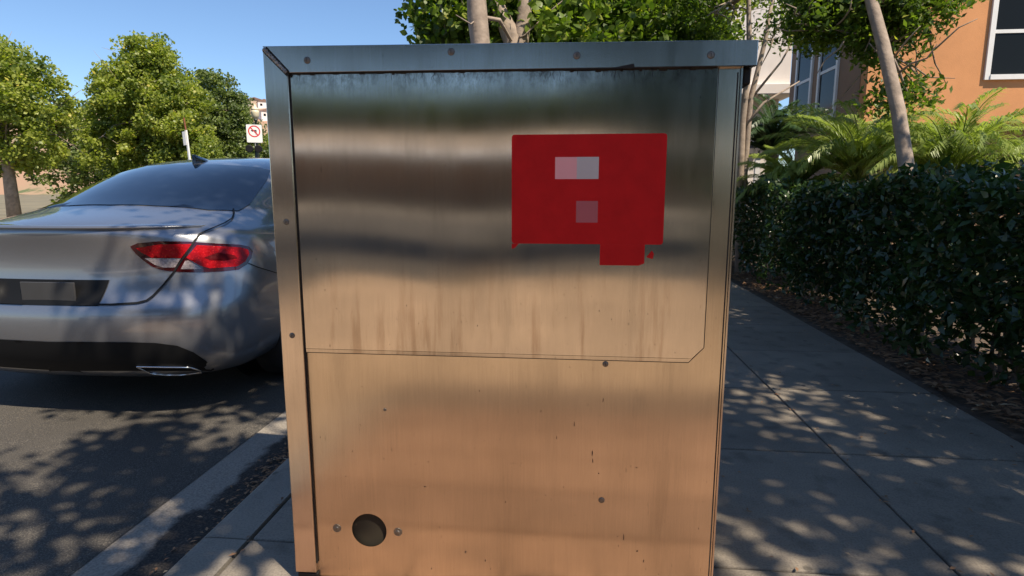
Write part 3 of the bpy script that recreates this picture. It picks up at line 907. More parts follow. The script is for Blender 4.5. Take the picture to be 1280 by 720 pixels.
def seam(name, path, rayfn, bvh, w, off, mat, parent, mirror=False, step=4.0):
    P = [Vector(p) for p in path]; dense = []
    for a, b in zip(P, P[1:]):
        n = max(1, int((b-a).length / step)); dense += [a.lerp(b, i/n) for i in range(n)]
    dense.append(P[-1])
    loc = []
    for q in dense:
        o_, d_ = rayfn(q.x, q.y)
        l, nr, i, ds = bvh.ray_cast(o_, d_)
        if l is not None:
            if nr.dot(d_) > 0: nr = -nr
            loc.append((l + nr * off, nr))
    for s in ((1, -1) if mirror else (1,)):
        mb = MB(); vs = []
        for i, (l, nr) in enumerate(loc):
            t = (loc[min(i+1, len(loc)-1)][0] - loc[max(i-1, 0)][0]).normalized()
            b = t.cross(nr).normalized() * w * .5
            for q in (l - b, l + b): vs.append((q.x * s, q.y, q.z))
        mb.add(vs, [(2*i, 2*i+1, 2*i+3, 2*i+2) for i in range(len(loc)-1)])
        mb.build(name, mat, parent, smooth=True)

def wheels(root):
    for yw in (1.13, 4.15):
        for s in (-1, 1):
            xo = s * .985; xi = s * .74
            tyre = MB().lathe([(.24, xi), (.325, xi), (.345, xi + s*.02), (.345, xo - s*.02), (.325, xo), (.235, xo - s*.004), (.235, xo - s*.1)], (0, yw, .345), 36, 'x')
            w = tyre.build('wheel', M['rubber'], root, smooth=True)
            rim = MB().lathe([(.238, xo - s*.10), (.238, xo - s*.012), (.222, xo - s*.010), (.215, xo - s*.09)], (0, yw, .345), 36, 'x')
            for k in range(5):
                a = 2*math.pi*k/5 + .3
                for da in (-.16, .16):
                    p0 = (xo - s*.02, yw + .05*math.cos(a), .345 + .05*math.sin(a)); p1 = (xo - s*.03, yw + .222*math.cos(a+da), .345 + .222*math.sin(a+da))
                    rim.tube([p0, p1], [.024, .016], 6)
            rim.lathe([(.06, xo - s*.05), (.055, xo - s*.012)], (0, yw, .345), 16, 'x')
            rim.build('rim', M['alloy'], w, smooth=False)
            MB().lathe([(.372, s*.60), (.372, s*.61)], (0, yw, .345), 30, 'x').build('wheel_well', M['black'], root)

def make_car(paint, loc, label, detailed=True):
    cut, bvh = car_body_mesh()
    root = empty('parked_car', loc, 0, label, 'car', None)
    body = link('body', cut, paint, root)
    rear = lambda u, v: (Vector((u, -3, v)), Vector((0, 1, 0)))
    top = lambda u, v: (Vector((u, v, 5)), Vector((0, 0, -1)))
    side = lambda u, v: (Vector((3, u, v)), Vector((-1, 0, 0)))
    # rear window seen from above (x, y)
    rg = [(-.60, .66), (-.3, .585), (0, .565), (.3, .585), (.60, .66), (.725, .79), (.725, .95), (.66, 1.33), (.60, 1.50), (.3, 1.43), (0, 1.41), (-.3, 1.43), (-.60, 1.50), (-.66, 1.33), (-.725, .95), (-.725, .79)]
    conform('rear_window', rg, top, bvh, .004, M['car_glass'], root, .07)
    fg = [(-.72, 3.62), (-.4, 3.86), (0, 3.92), (.4, 3.86), (.72, 3.62), (.56, 3.02), (.3, 3.10), (0, 3.12), (-.3, 3.10), (-.56, 3.02)]
    conform('windscreen', fg, top, bvh, .004, M['car_glass'], root, .09)
    sw = [(1.62, 1.24), (1.60, 1.30), (1.75, 1.44), (2.05, 1.545), (2.6, 1.555), (3.0, 1.48), (3.35, 1.36), (3.60, 1.25), (2.4, 1.225), (1.8, 1.225)]
    conform('side_window', sw, side, bvh, .004, M['car_glass'], root, .08, mirror=True)
    blk = M['black']
    for pth in ([(2.32, 1.55), (2.34, .9), (2.30, .42)], [(1.66, 1.40), (1.60, 1.2), (1.58, .9), (1.46, .70)], [(3.55, 1.22), (3.60, .8), (3.55, .42)], [(1.5, .40), (3.55, .40)]):
        seam('panel_gap', pth, side, bvh, .006, .0015, blk, root, True, .05)
    for y0 in (1.72, 2.55):
        for s in (1, -1):
            MB().box(s*1.0 - .012, s*1.0 + .02, y0, y0 + .20, 1.0, 1.028).build('door_handle', M['chrome'], root, bevel=.006)
    for s in (1, -1):
        MB().prism([(s*.90, 3.25, 1.24), (s*1.10, 3.22, 1.26), (s*1.12, 3.24, 1.38), (s*.95, 3.27, 1.36)], (0, .09, 0)).build('mirror', paint, root, bevel=.015, smooth=True)
        conform('headlight', [(s*.55, .74), (s*.90, .78), (s*.95, .86), (s*.60, .84)], lambda u, v: (Vector((u, 8, v)), Vector((0, -1, 0))), bvh, .004, M['lamp_clear'], root, .06)
    conform('grille', [(-.5, .62), (.5, .62), (.55, .76), (-.55, .76)], lambda u, v: (Vector((u, 8, v)), Vector((0, -1, 0))), bvh, .004, blk, root, .08)
    wheels(root)
    # shark fin antenna
    z0 = bvh.ray_cast(Vector((0, 1.50, 5)), Vector((0, 0, -1)))[0].z
    sl = math.atan2(bvh.ray_cast(Vector((0, 1.65, 5)), Vector((0, 0, -1)))[0].z - z0, .15)
    fb = MB()
    st_ = [(0.0, .012, .006), (.025, .030, .022), (.07, .034, .040), (.12, .026, .062), (.155, .010, .066), (.172, .004, .060)][::-1]
    vs = []
    for i, (t, w, h) in enumerate([(0, .012, .012), (.03, .032, .024), (.08, .036, .040), (.13, .030, .060), (.17, .016, .072), (.19, .006, .070)]):
        y = 1.64 - t
        z = z0 + (y - 1.50) * math.tan(sl) - .004
        vs += [(-w, y, z), (-w*.75, y, z + h*.35), (-.004, y, z + h), (.004, y, z + h), (w*.75, y, z + h*.35), (w, y, z)]
    fs = [(i*6+k, i*6+k+1, (i+1)*6+k+1, (i+1)*6+k) for i in range(5) for k in range(5)] + [tuple(range(6)), tuple(range(35, 29, -1))]
    fb.add(vs, fs).build('antenna', M['car_dark'] if detailed else blk, root, smooth=True)
    if not detailed:
        for s in (1, -1):
            conform('tail_light', [(s*.50, .90), (s*.52, 1.02), (s*.93, 1.03), (s*.95, .88)], rear, bvh, .004, M['lamp_red'], root, .06)
            rl = MB().tube([(s*.60, 1.3, 1.545), (s*.60, 1.55, 1.615), (s*.585, 2.2, 1.655), (s*.60, 2.7, 1.625), (s*.62, 2.9, 1.57)], .016, 6)
            rl.build('roof_rail', blk, root, smooth=True)
        return root
    # ---- rear of the near car, outlines laid on the body
    lens = [(163, 308), (172, 304), (200, 301.5), (235, 302), (270, 304.5), (300, 306), (311, 308.5), (315.5, 314), (314, 322), (308, 331), (298, 337), (280, 339), (250, 340.5), (225, 340), (205, 338), (192, 334), (180, 326), (170, 317)]
    L = {}
    for s, ob in zip((1, -1), conform('tail_light', lens, pix_ray, bvh, .004, M['lamp_dark'], root, 6.0, True)):
        L[s] = ob; tag(ob, 'red tail light with clear reversing lens')
    red_in = [(170, 310), (200, 305.5), (240, 305), (233, 314), (226.5, 322.5), (190, 322), (178, 316)]
    red_out = [(246, 306.5), (300, 309.5), (309, 312), (311, 317), (306, 327), (296, 333), (262, 335.5), (250, 332), (236, 324), (233, 322)]
    clr_in = [(181, 322.6), (226, 323.2), (219.5, 334), (205, 334.5), (194, 331)]
    clr_out = [(231.5, 326), (236, 326), (250, 334), (252, 336.5), (226, 336.5)]
    for nm, pl, mt in (('red_lens', red_in, 'lamp_red'), ('red_lens', red_out, 'lamp_red'), ('reversing_lens', clr_in, 'lamp_clear'), ('reversing_lens', clr_out, 'lamp_clear')):
        conform(nm, pl, pix_ray, bvh, .0065, M[mt], L, 5.0, True)
    conform('lamp_reflector', [(255, 322), (272, 316), (292, 319), (296, 323), (280, 326), (262, 325)], pix_ray, bvh, .008, M['lamp_mid'], L, 5.0, True)
    # boot lid shut line, down through the light to the bumper, and bumper seam
    sh = [(291.5, 262), (292.5, 268), (290, 274), (281, 280), (262, 288), (249, 293.5), (244, 300), (236, 313), (226, 327), (217, 341), (205, 356), (192, 370), (184, 376), (172, 379), (140, 381), (90, 381)]
    seam('boot_gap', sh, pix_ray, bvh, .010, .0095, blk, root, True)
    seam('bumper_gap', [(310, 329), (322, 334), (345, 341), (362, 345)], pix_ray, bvh, .006, .002, blk, root, True)
    # boot lid edge spoiler
    sp_ = []
    for x in np.linspace(-.74, .74, 25):
        hit = bvh.ray_cast(Vector((x, -3, 1.128)), Vector((0, 1, 0)))[0]
        sp_.append((hit, 1 - .55 * abs(x / .74) ** 6))
    vs = []
    for h, k in sp_:
        vs += [h + Vector((0, .075, .022 - .02*(1-k))), h + Vector((0, -.026*k, .012*k)), h + Vector((0, -.030*k, .002)), h + Vector((0, .02, -.014*k)), h + Vector((0, .08, -.012))]
    n5 = 5
    MB().add(vs, [(i*n5+k, i*n5+(k+1) % n5, (i+1)*n5+(k+1) % n5, (i+1)*n5+k) for i in range(24) for k in range(n5)] + [tuple(range(5)), tuple(range(124, 119, -1))]).build('boot_spoiler', paint, root, smooth=True)
    # black lower valance with chrome exhaust surrounds
    CX = -.47
    val = [(60, 427), (160, 427.5), (195, 428.5), (222, 432), (242, 440), (258, 451), (268, 461), (271, 468), (262, 472), (160, 476), (60, 476)]
    conform('lower_valance', val, pix_ray, bvh, .004, M['black'], root, 8.0, True)
    def loop_tube(name, path, r, mat):
        dense = []
        P = [Vector(p) for p in path]
        for a, b in zip(P, P[1:] + P[:1]):
            dense += [a.lerp(b, i/5) for i in range(5)]
        pts = []
        for q in dense:
            o_, d_ = pix_ray(q.x, q.y)
            l, nr, i, ds = bvh.ray_cast(o_, d_)
            if l is not None: pts.append(l - d_ * .014)
        for s in (1, -1):
            MB().tube([(p.x*s, p.y, p.z) for p in pts + pts[:1]], r, 6, cap=False).build(name, mat, root, smooth=True)
    loop_tube('exhaust_trim', [(171, 458.5), (200, 459), (238, 459.5), (250, 463), (256, 467.5), (240, 469), (205, 469), (188, 467)], .0055, M['chrome'])
    # plate recess and plate (blank)
    pl = [(-.30, .70), (.30, .70), (.34, .84), (-.34, .84)]
    conform('plate_recess', pl, rear, bvh, .003, M['black'], root, .06)
    y_ = bvh.ray_cast(Vector((0, -3, .77)), Vector((0, 1, 0)))[0].y
    MB().box(-.165, .165, y_ - .022, y_ - .012, .71, .83).build('number_plate', M['plate_grey'], root, bevel=.003)
    return root
near_car = make_car(M['car_grey'], CAR, 'grey metallic sedan with red tail lights parked at the kerb', True)
far_car = make_car(M['car_dark'], CAR + Vector((-.05, 6.35, 0)), 'black car with roof rails parked in front of the grey sedan', False)
far_car.scale = (1, 1, 1.13)

# ------------------------------------------------------------------ buildings on the right
def window(root, o, ux, w, h, nrm, zsill):
    """o: lower corner, ux: direction along the wall, nrm: outward normal"""
    ux = Vector(ux); nrm = Vector(nrm); uz = Vector((0, 0, 1)); o = Vector(o)
    rot = Matrix((ux, -nrm, uz)).transposed().to_4x4()
    T = Matrix.Translation(o) @ rot
    f = MB()
    t = .10
    f.box(-t, 0, -.05, .03, -t, h + t, T); f.box(w, w + t, -.05, .03, -t, h + t, T)
    f.box(0, w, -.052, .03, h, h + t*1.6, T); f.box(0, w, -.07, .03, -t, 0, T)
    fr = f.build('window', M['frame'], root)
    MB().box(0.004, w - .004, -.028, .02, h*.5 - .035, h*.5 + .035, T).build('mullion', M['frame'], fr)
    for z0, z1 in ((0.003, h*.5 - .037), (h*.5 + .037, h - .003)):
        MB().box(.003, w - .003, -.012, -.006, z0, z1, T).build('pane', M['pane'], fr)
    return fr
bx = 6.20
b1 = empty('stucco_house', (8.5, 17, 0), 0, 'orange and brown stucco house with white framed windows behind the palms', 'house')
O1 = -Vector((8.5, 17, 0))
def bpart(root, off, name, mat, *b, bevel=0.0):
    return MB().box(b[0]+off.x, b[1]+off.x, b[2]+off.y, b[3]+off.y, b[4], b[5]).build(name, mat, root, bevel=bevel)
bpart(b1, O1, 'lower_wall', M['stucco_brown'], bx + .25, 15, 14.5, 18.3, 0, 2.7)
bpart(b1, O1, 'street_wall', M['stucco_brown'], bx, bx + .30, 14.06, 18.35, 2.7, 8.2)  # shade of this side painted in as brown stucco
bpart(b1, O1, 'front_wall', M['stucco_orange'], bx + .01, 15, 13.75, 14.05, 2.64, 8.2)
bpart(b1, O1, 'back_wall', M['stucco_brown'], bx + .31, 15, 18.0, 18.3, 2.71, 8.2)
bpart(b1, O1, 'floor_slab', M['stucco_brown'], bx + .02, 15, 14.06, 18.3, 2.62, 2.69)
bpart(b1, O1, 'roof', M['roof_tile'], bx - .4, 15.4, 13.3, 18.8, 8.21, 8.45)
for y0 in (17.75, 16.2):
    window(b1, Vector((bx, y0, 3.05)) + O1, (0, -1, 0), .95, 2.15, (-1, 0, 0), 3)
for x0 in (8.6, 11.0):
    window(b1, Vector((x0, 13.75, 3.6)) + O1, (1, 0, 0), 1.0, 1.7, (0, -1, 0), 3)
b2 = empty('pale_house', (8, 25, 0), 0, 'tall pale stucco house with projecting floor ledge behind the slender tree', 'house')
O2 = -Vector((8, 25, 0))
bpart(b2, O2, 'upper_wall', M['stucco_white'], 5.35, 7.42, 22, 30, 4.86, 11)
bpart(b2, O2, 'ledge', M['stucco_white'], 5.2, 7.62, 21.75, 30.2, 4.50, 4.858, bevel=.03)
bpart(b2, O2, 'lower_wall', M['stucco_white'], 5.55, 7.42, 23.0, 30, 0, 4.498)
bpart(b2, O2, 'parapet', M['frame'], 5.2, 7.55, 21.85, 30.1, 11.002, 11.3)
for y0 in (28.0, 25.0):
    window(b2, Vector((5.35, y0, 5.9)) + O2, (0, -1, 0), 1.1, 1.7, (-1, 0, 0), 3)
MB().prism([Vector(p) + O2 for p in ((5.5, 22.1, 2.55), (6.9, 22.1, 2.55), (6.9, 22.99, 3.0), (5.5, 22.99, 3.0))], (0, 0, -.12)).build('porch_roof', M['awning'], b2)
for x in (5.6, 6.5): bpart(b2, O2, 'porch_post', M['frame'], x, x + .16, 22.15, 22.31, 0, 2.5)
bpart(b2, O2, 'porch_beam', M['wood'], 5.45, 5.59, 22.0, 22.3, 0, 3.6)
# buildings and trees further along, behind the street trees
b3 = empty('tan_house', (-2, 70, 0), 0, 'distant tan house behind the street trees', 'house')
O3 = -Vector((-2, 70, 0))
bpart(b3, O3, 'wall', M['stucco_tan'], 2.0, 12, 60, 72, 0, 7.5)
bpart(b3, O3, 'roof', M['roof_tile'], 1.5, 12.5, 59.5, 72.5, 7.505, 7.9)
# low building invented behind the camera for the bands it makes in the steel
b4 = empty('low_building', (-4, -34, 0), 0, 'low building with a tan sloping roof reflected in the steel cabinet', 'building')
O4 = -Vector((-4, -34, 0))
bpart(b4, O4, 'wall', M['stucco_brown'], -30, 14, -42, -32, 0, 3.1)
MB().prism([Vector(q) + O4 for q in ((-31, -31.2, 3.12), (15, -31.2, 3.12), (15, -37.5, 4.85), (-31, -37.5, 4.85))], (0, 0, .12)).build('roof', M['roof_tan'], b4)
MB().prism([Vector(q) + O4 for q in ((-31, -31.15, 3.245), (15, -31.15, 3.245), (15, -32.3, 3.565), (-31, -32.3, 3.565))], (0, 0, .03)).build('eave_flashing', M['white_paint'], b4)  # white strip added to reflect as a thin bright line
bpart(b4, O4, 'fascia', M['frame'], -31, 15, -31.19, -31.14, 3.02, 3.24)

# ------------------------------------------------------------------ hill with houses
def hill():
    rg = np.random.default_rng(2)
    nx, ny = 60, 14
    vs = []; fs = []
    for j in range(ny+1):
        for i in range(nx+1):
            x = -900 + 1100*i/nx; y = 330 + 330*j/ny
            t = j/ny
            h = 86*math.sin(min(1, t*1.05)*math.pi/2)*(1 + .10*math.sin(x*.012) + .05*math.sin(x*.041)) + rg.uniform(-1.2, 1.2)
            vs.append((x, y, h*math.exp(-max(0, x+60)**2/2e4) - 1.0))
    for j in range(ny):
        for i in range(nx):
            a = j*(nx+1)+i; fs.append((a, a+1, a+nx+2, a+nx+1))
    m, nt, b = new_mat('dry hillside')
    v = coords(nt)
    n1 = N(nt, 'TexNoise', Scale=.035, Detail=8.0, Roughness=.65); nt.links.new(v, n1.inputs['Vector'])
    r = ramp(nt, [(.42, (.33, .20, .13)), (.55, (.30, .21, .13)), (.62, (.10, .12, .05))]); nt.links.new(n1.outputs[0], r.inputs[0])
    nt.links.new(r.outputs[0], b.inputs['Base Color']); b.inputs['Roughness'].default_value = 1.0
    o = MB().add(vs, fs).build('hill', m, smooth=True)
    tag(o, kind='structure')
    return BVHTree.FromPolygons([Vector(v) for v in vs], fs)
hb = hill()
hl = ['pale house leftmost on the hill ridge', 'pink house in the middle of the hill ridge', 'pale house rightmost on the hill ridge', 'white house lower down the hill slope']
for i, (px, py, dd) in enumerate(((303, 133, 0), (320, 131, 0), (330, 132, 0), (332, 145, 0))):
    d = ray(px, py + 3); hit = hb.ray_cast(Vector((0, 0, EYE)), d)[0]
    if hit is None:
        hit = at(px, py + 3, 560)
    hx = empty('hillside_house', hit, .3 * i, hl[i], 'house', 'houses on the hill')
    W, D, Hh = (5.5, 5, 5) if i != 1 else (8, 5, 6)
    MB().box(-W, W, -D, D, -6, Hh).build('wall', M['stucco_white'] if i != 1 else M['stucco_tan'], hx)
    MB().prism([(-W-.6, -D-.6, Hh), (W+.6, -D-.6, Hh), (0, -D-.6, Hh+2.6)], (0, 2*D+1.2, 0)).build('roof', M['roof_tile'], hx)
    for q in (-.5, .5):
        MB().box(W*q-1.0, W*q+1.0, -D-.05, -D+.1, 1.2, 3.2).build('window', M['pane'], hx)

# ------------------------------------------------------------------ signs and lamp at the far corner
sg = at(318, 167, 24)
s1 = empty('traffic_sign', (sg.x, sg.y, 0), math.atan2(-sg.x, sg.y) * .8 + .0, 'white no left turn sign with red circle on a post across the street', 'traffic sign')
zc = sg.z
MB().tube([(0, .03, 0), (0, .03, zc + .45)], .035, 10).build('post', M['pole_green'], s1, smooth=True)
MB().prism([(x, -.02, zc + z) for x, z in rounded(-.30, .30, -.36, .36, .04)], (0, .012, 0)).build('plate', M['white_paint'], s1)
ri = MB(); n = 32
vs = []
for r_ in (.235, .19):
    vs += [(r_*math.cos(2*math.pi*k/n), -.0245, zc + .09 + r_*math.sin(2*math.pi*k/n)) for k in range(n)]
ri.add(vs, [(k, (k+1) % n, n+(k+1) % n, n+k) for k in range(n)])
ri.add([(-.155, -.0255, zc+.225), (-.125, -.0255, zc+.255), (.155, -.0255, zc-.045), (.125, -.0255, zc-.075)], [(0, 1, 2, 3)])
ri.build('prohibition_ring', M['sign_red'], s1)
ar = MB()
ar.add([(-.13, -.0235, zc+.12), (-.05, -.0235, zc+.18), (-.05, -.0235, zc+.145), (.09, -.0235, zc+.145), (.09, -.0235, zc-.03), (.045, -.0235, zc-.03), (.045, -.0235, zc+.10), (-.05, -.0235, zc+.10), (-.05, -.0235, zc+.06)], [tuple(range(9))])
ar.build('arrow', M['sign_black'], s1)
for x in (-.22, .13):
    MB().lathe([(.05, .06), (.14, .05), (.155, -.05), (.155, -.10), (.13, -.11)], (x, -.05, zc - .62), 16, 'y').build('signal_head', M['black'], s1, smooth=False)
MB().box(-.2, .15, -.02, .02, zc - .64, zc - .60).build('bracket', M['black'], s1)
lp = at(319, 140, 25.6)
l1 = empty('street_lamp', (lp.x, lp.y, 0), 0, 'street lamp with cream acorn globe behind the no left turn sign', 'street lamp')
MB().lathe([(.16, 0), (.16, .5), (.06, .7), (.045, lp.z - .42), (.07, lp.z - .38), (.09, lp.z - .30)], (0, 0, 0), 14).build('pole', M['pole_green'], l1, smooth=True)
globe = simple('cream lamp globe', (.66, .58, .40), .35, var=.05)
MB().lathe([(.08, lp.z - .30), (.15, lp.z - .18), (.17, lp.z - .02), (.165, lp.z + .07)], (0, 0, 0), 18).build('globe', globe, l1, smooth=True)
MB().lathe([(.17, lp.z + .072), (.14, lp.z + .15), (.055, lp.z + .23), (.02, lp.z + .31), (.008, lp.z + .34)], (0, 0, 0), 18).build('globe_cap', globe, l1, smooth=True)
pg = at(239, 172, 15)
p1 = empty('parking_sign', (pg.x, pg.y, -.15), .0, 'narrow white parking sign turned edge on, on a leaning post', 'traffic sign')
p1.rotation_euler = (0, R(-3.5), R(-20))
zc = pg.z + .15
MB().box(-.028, .028, -.02, .02, 0, zc + .20).build('post', M['white_paint'], p1, bevel=.004)
MB().tube([(0, 0, zc + .20), (-.02, 0, zc + .52)], .02, 6).build('post_top', M['rust'], p1)
MB().box(-.115, .0, -.034, -.024, zc - .18, zc + .17).build('plate', M['white_paint'], p1)

# ------------------------------------------------------------------ trees
G1 = 'trees across the street'
make_tree('street_tree', 'yellow green tree with pale lower boughs across the street, left of the dark rounded tree', G1,
          [[(-16.8, 22.5, 0, .22), (-16.7, 22.5, 2.0, .17), (-16.5, 22.4, 4.2, .10), (-16.3, 22.4, 6.0, .05)]],
          [((-16.6, 22.5, 4.4), (1.9, 1.9, 2.2), 3), ((-15.8, 22.2, 6.0), (.55, .7, 1.25), .55), ((-16.6, 22.2, 6.0), (.6, .7, 1.1), .55), ((-14.9, 22, 4.0), (1.1, 1.3, 1.7), 1.2), ((-14.6, 22, 2.3), (1.2, 1.2, 1.3), .9), ((-17.4, 22, 3.4), (1.7, 1.3, 2.6), 1.9)],
          M['leaf_yellow'], M['bark'], 520, 130, .40, .115, 11, limb_n=30)
make_tree('street_tree', 'dark green rounded tree across the street beside the no left turn sign', G1,
          [[(-17.0, 28, 0, .25), (-17.0, 28, 2.5, .2), (-17.0, 28, 5.0, .1)]],
          [((-17.3, 28, 4.6), (1.5, 2.0, 2.6), 2), ((-16.6, 28, 3.9), (1.4, 2, 2.1), 1.7), ((-15.9, 28, 2.5), (1.1, 1.8, 1.4), 1.0), ((-18.2, 28, 3.6), (1.8, 2, 2.6), 1.5)],
          M['leaf_deep'], M['bark_dark'], 560, 130, .43, .12, 12, limb_n=16)
make_tree('street_tree', 'small yellow green tree behind the lamp and the no left turn sign', G1,
          [[(-20.6, 41, 0, .2), (-20.6, 41, 3.5, .1)]],
          [((-20.7, 41, 3.3), (2.1, 2, 2.3), 2), ((-22.5, 41, 3.0), (2, 2, 2), 1)],
          M['leaf_yellow'], M['bark_dark'], 160, 70, .5, .17, 13, limb_n=10)
make_tree('street_tree', 'bright green tree farthest left across the street', G1,
          [[(-18.8, 18.5, 0, .22), (-18.8, 18.5, 2.0, .17), (-18.6, 18.4, 4.6, .09)]],
          [((-18.6, 18.5, 3.9), (1.9, 1.9, 2.2), 3), ((-19.4, 18.4, 5.2), (1.2, 1.3, 1.4), 1)],
          M['leaf_yellow'], M['bark'], 320, 110, .42, .12, 14, limb_n=20)
make_tree('street_tree', 'wide dark tree in the gap between the trees across the street', G1,
          [[(-25.5, 33, 0, .25), (-25.5, 33, 5.0, .1)]],
          [((-25.5, 33, 3.9), (3.8, 2.4, 3.6), 2), ((-21.5, 33, 3.0), (3.0, 2, 2.9), 1.4), ((-29.5, 33, 3.5), (3.0, 2, 3.4), 1.4)],
          M['leaf_deep'], M['bark_dark'], 420, 75, .6, .19, 15, limb_n=10)
# low shrubs along the far pavement
for i, (x, y) in enumerate(((-16.6, 20.5), (-16.9, 23.5), (-16.5, 26.5), (-17.2, 30.5))):
    rg = np.random.default_rng(60+i)
    pts = ellipsoid_pts(rg, (0, 0, .7), (1.3, 1.6, .9), 3500)
    pts = pts[pts[:, 2] > 0]
    sh_ = empty('shrub', (x, y, 0), 0, ['shrub on the far pavement edge nearest the camera', 'second shrub along the far pavement edge', 'third shrub along the far pavement edge', 'farthest shrub along the far pavement edge'][i], 'shrub', 'shrubs across the street')
    link('foliage', leaf_cloud('foliage', pts, .13, rg), M['leaf_deep'], sh_)
    for k in range(5): MB().tube(curve_pts((0, 0, 0), (rg.normal(0, .5), rg.normal(0, .5), 1.1), rg, 4), [.03, .025, .018, .008], 5).build('stem', M['bark_dark'], sh_)

G2 = 'street trees ahead on the near side'
make_tree('street_tree', 'street tree whose single pale trunk rises above the cabinet, left of the forked trunk', G2,
          [[(-1.00, 6.8, 0, .17), (-.98, 6.8, 1.6, .125), (-1.01, 6.8, 2.75, .105), (-1.05, 6.82, 3.1, .112), (-1.07, 6.8, 3.5, .098), (-1.2, 6.9, 5.0, .07), (-1.2, 7.0, 6.6, .03)]],
          [((-1.0, 8.2, 6.0), (1.4, 1.1, 1.3), 1.0), ((-1.35, 8.3, 3.55), (.9, .9, .55), .9), ((-.5, 8.2, 3.2), (1.2, .9, .7), .8)],
          M['leaf_maple'], M['bark'], 230, 65, .34, .105, 31, limb_n=7, limb_r=.028)
make_tree('street_tree', 'street tree with a forked pale trunk above the middle of the cabinet', G2,
          [[(-.66, 7.6, 0, .2), (-.66, 7.6, 1.5, .15), (-.70, 7.6, 2.85, .145), (-.73, 7.6, 3.05, .13), (-.86, 7.62, 3.3, .095), (-1.0, 7.65, 3.6, .08), (-1.2, 7.8, 5.0, .05)],
           [(-.70, 7.6, 2.7, .13), (-.66, 7.6, 3.0, .115), (-.60, 7.6, 3.25, .09), (-.58, 7.62, 3.6, .08), (-.4, 7.8, 5.2, .05), (-.3, 7.8, 6.6, .02)]],
          [((-.3, 8.8, 6.2), (1.4, 1.1, 1.3), 1.0), ((.5, 9.6, 3.6), (1.3, 1.0, 1.0), 1.3), ((-.7, 9.8, 3.4), (1.4, .9, .9), 1)],
          M['leaf_maple'], M['bark'], 260, 65, .36, .105, 32, limb_n=7, limb_r=.028)
make_tree('street_tree', 'street tree with a thin pale trunk right of the forked trunk', G2,
          [[(-.25, 9.4, 0, .1), (-.30, 9.4, 2.0, .075), (-.33, 9.4, 3.4, .065), (-.28, 9.4, 3.9, .05), (0.0, 9.5, 5.5, .03)]],
          [((.3, 10.4, 6.0), (1.4, 1.1, 1.3), .8), ((.9, 10.6, 3.7), (1.4, 1.0, 1.2), 1.6), ((1.9, 10.8, 3.9), (.9, 1.0, 1.0), .9)],
          M['leaf_maple'], M['bark'], 280, 65, .36, .105, 33, limb_n=7, limb_r=.025)
make_tree('street_tree', 'leafy green tree filling the gap behind the thin trunk', G2,
          [[(1.2, 14.5, 0, .15), (1.2, 14.5, 3, .12), (1.3, 14.6, 6, .05)]],
          [((.6, 14.5, 4.6), (2.3, 1.5, 1.7), 2), ((2.5, 14.8, 5.0), (1.4, 1.4, 1.3), 1), ((-1.2, 14.5, 4.4), (1.3, 1.5, 1.4), 1)],
          M['leaf_yellow'], M['bark_dark'], 240, 60, .42, .12, 34, limb_n=8, limb_r=.04)
make_tree('slender_tree', 'slender multi stemmed tree with bare thin stems in front of the pale house', None,
          [[(2.50, 9.0, 0, .06), (2.44, 9.0, 1.2, .055), (2.42, 9.0, 2.2, .05), (2.47, 9.0, 3.0, .042), (2.40, 9.0, 3.9, .03), (2.2, 9.1, 5.2, .015)],
           [(2.54, 9.02, 0, .05), (2.50, 9.02, 1.5, .045), (2.52, 9.02, 2.5, .04), (2.68, 9.05, 3.3, .03), (2.80, 9.1, 4.3, .018)],
           [(2.44, 9.0, 2.1, .03), (2.70, 9.0, 2.45, .018), (3.2, 9.1, 2.75, .008)],
           [(2.52, 9.02, 2.5, .02), (2.9, 9.0, 3.0, .014), (3.15, 9.0, 3.5, .007)]],
          [((2.3, 9.1, 4.6), (1.0, .9, .9), 1.5), ((2.9, 9.2, 3.6), (.5, .5, .5), .4), ((1.9, 9.3, 3.9), (.7, .6, .55), .9)],
          M['leaf_maple'], M['bark'], 110, 44, .26, .075, 35, limb_n=14, limb_r=.016, tmpl='oval')
# tree at the right with the leaning pale trunk; its boughs hang across the orange house
make_tree('leaning_tree', 'tree with a leaning smooth pale trunk at the right in front of the orange house', None,
          [[(3.42, 6.0, 0, .085), (3.34, 6.2, 1.0, .075), (3.26, 6.5, 2.0, .066), (3.17, 6.75, 2.7, .062), (3.09, 7.0, 3.3, .058), (3.0, 7.1, 4.4, .045), (2.8, 7.0, 5.6, .03)],
           [(3.09, 7.0, 3.3, .03), (3.4, 7.2, 3.2, .018), (3.7, 7.3, 2.9, .008)],
           [(3.05, 7.05, 3.6, .03), (2.85, 7.3, 3.4, .018), (2.75, 7.4, 3.0, .008)]],
          [((2.9, 7.5, 3.3), (.5, .5, .55), 1.7), ((3.4, 7.5, 3.3), (.6, .5, .5), 1.4), ((3.45, 7.3, 2.95), (.45, .4, .38), .6), ((3.62, 7.2, 2.25), (.35, .3, .16), .22), ((2.5, 7.0, 5.3), (1.2, 1.2, 1.0), 1.0), ((3.72, 7.3, 3.35), (.5, .4, .45), .8)],
          M['leaf_maple'], M['bark'], 380, 52, .24, .08, 36, limb_n=26, limb_r=.02, tmpl='oval')

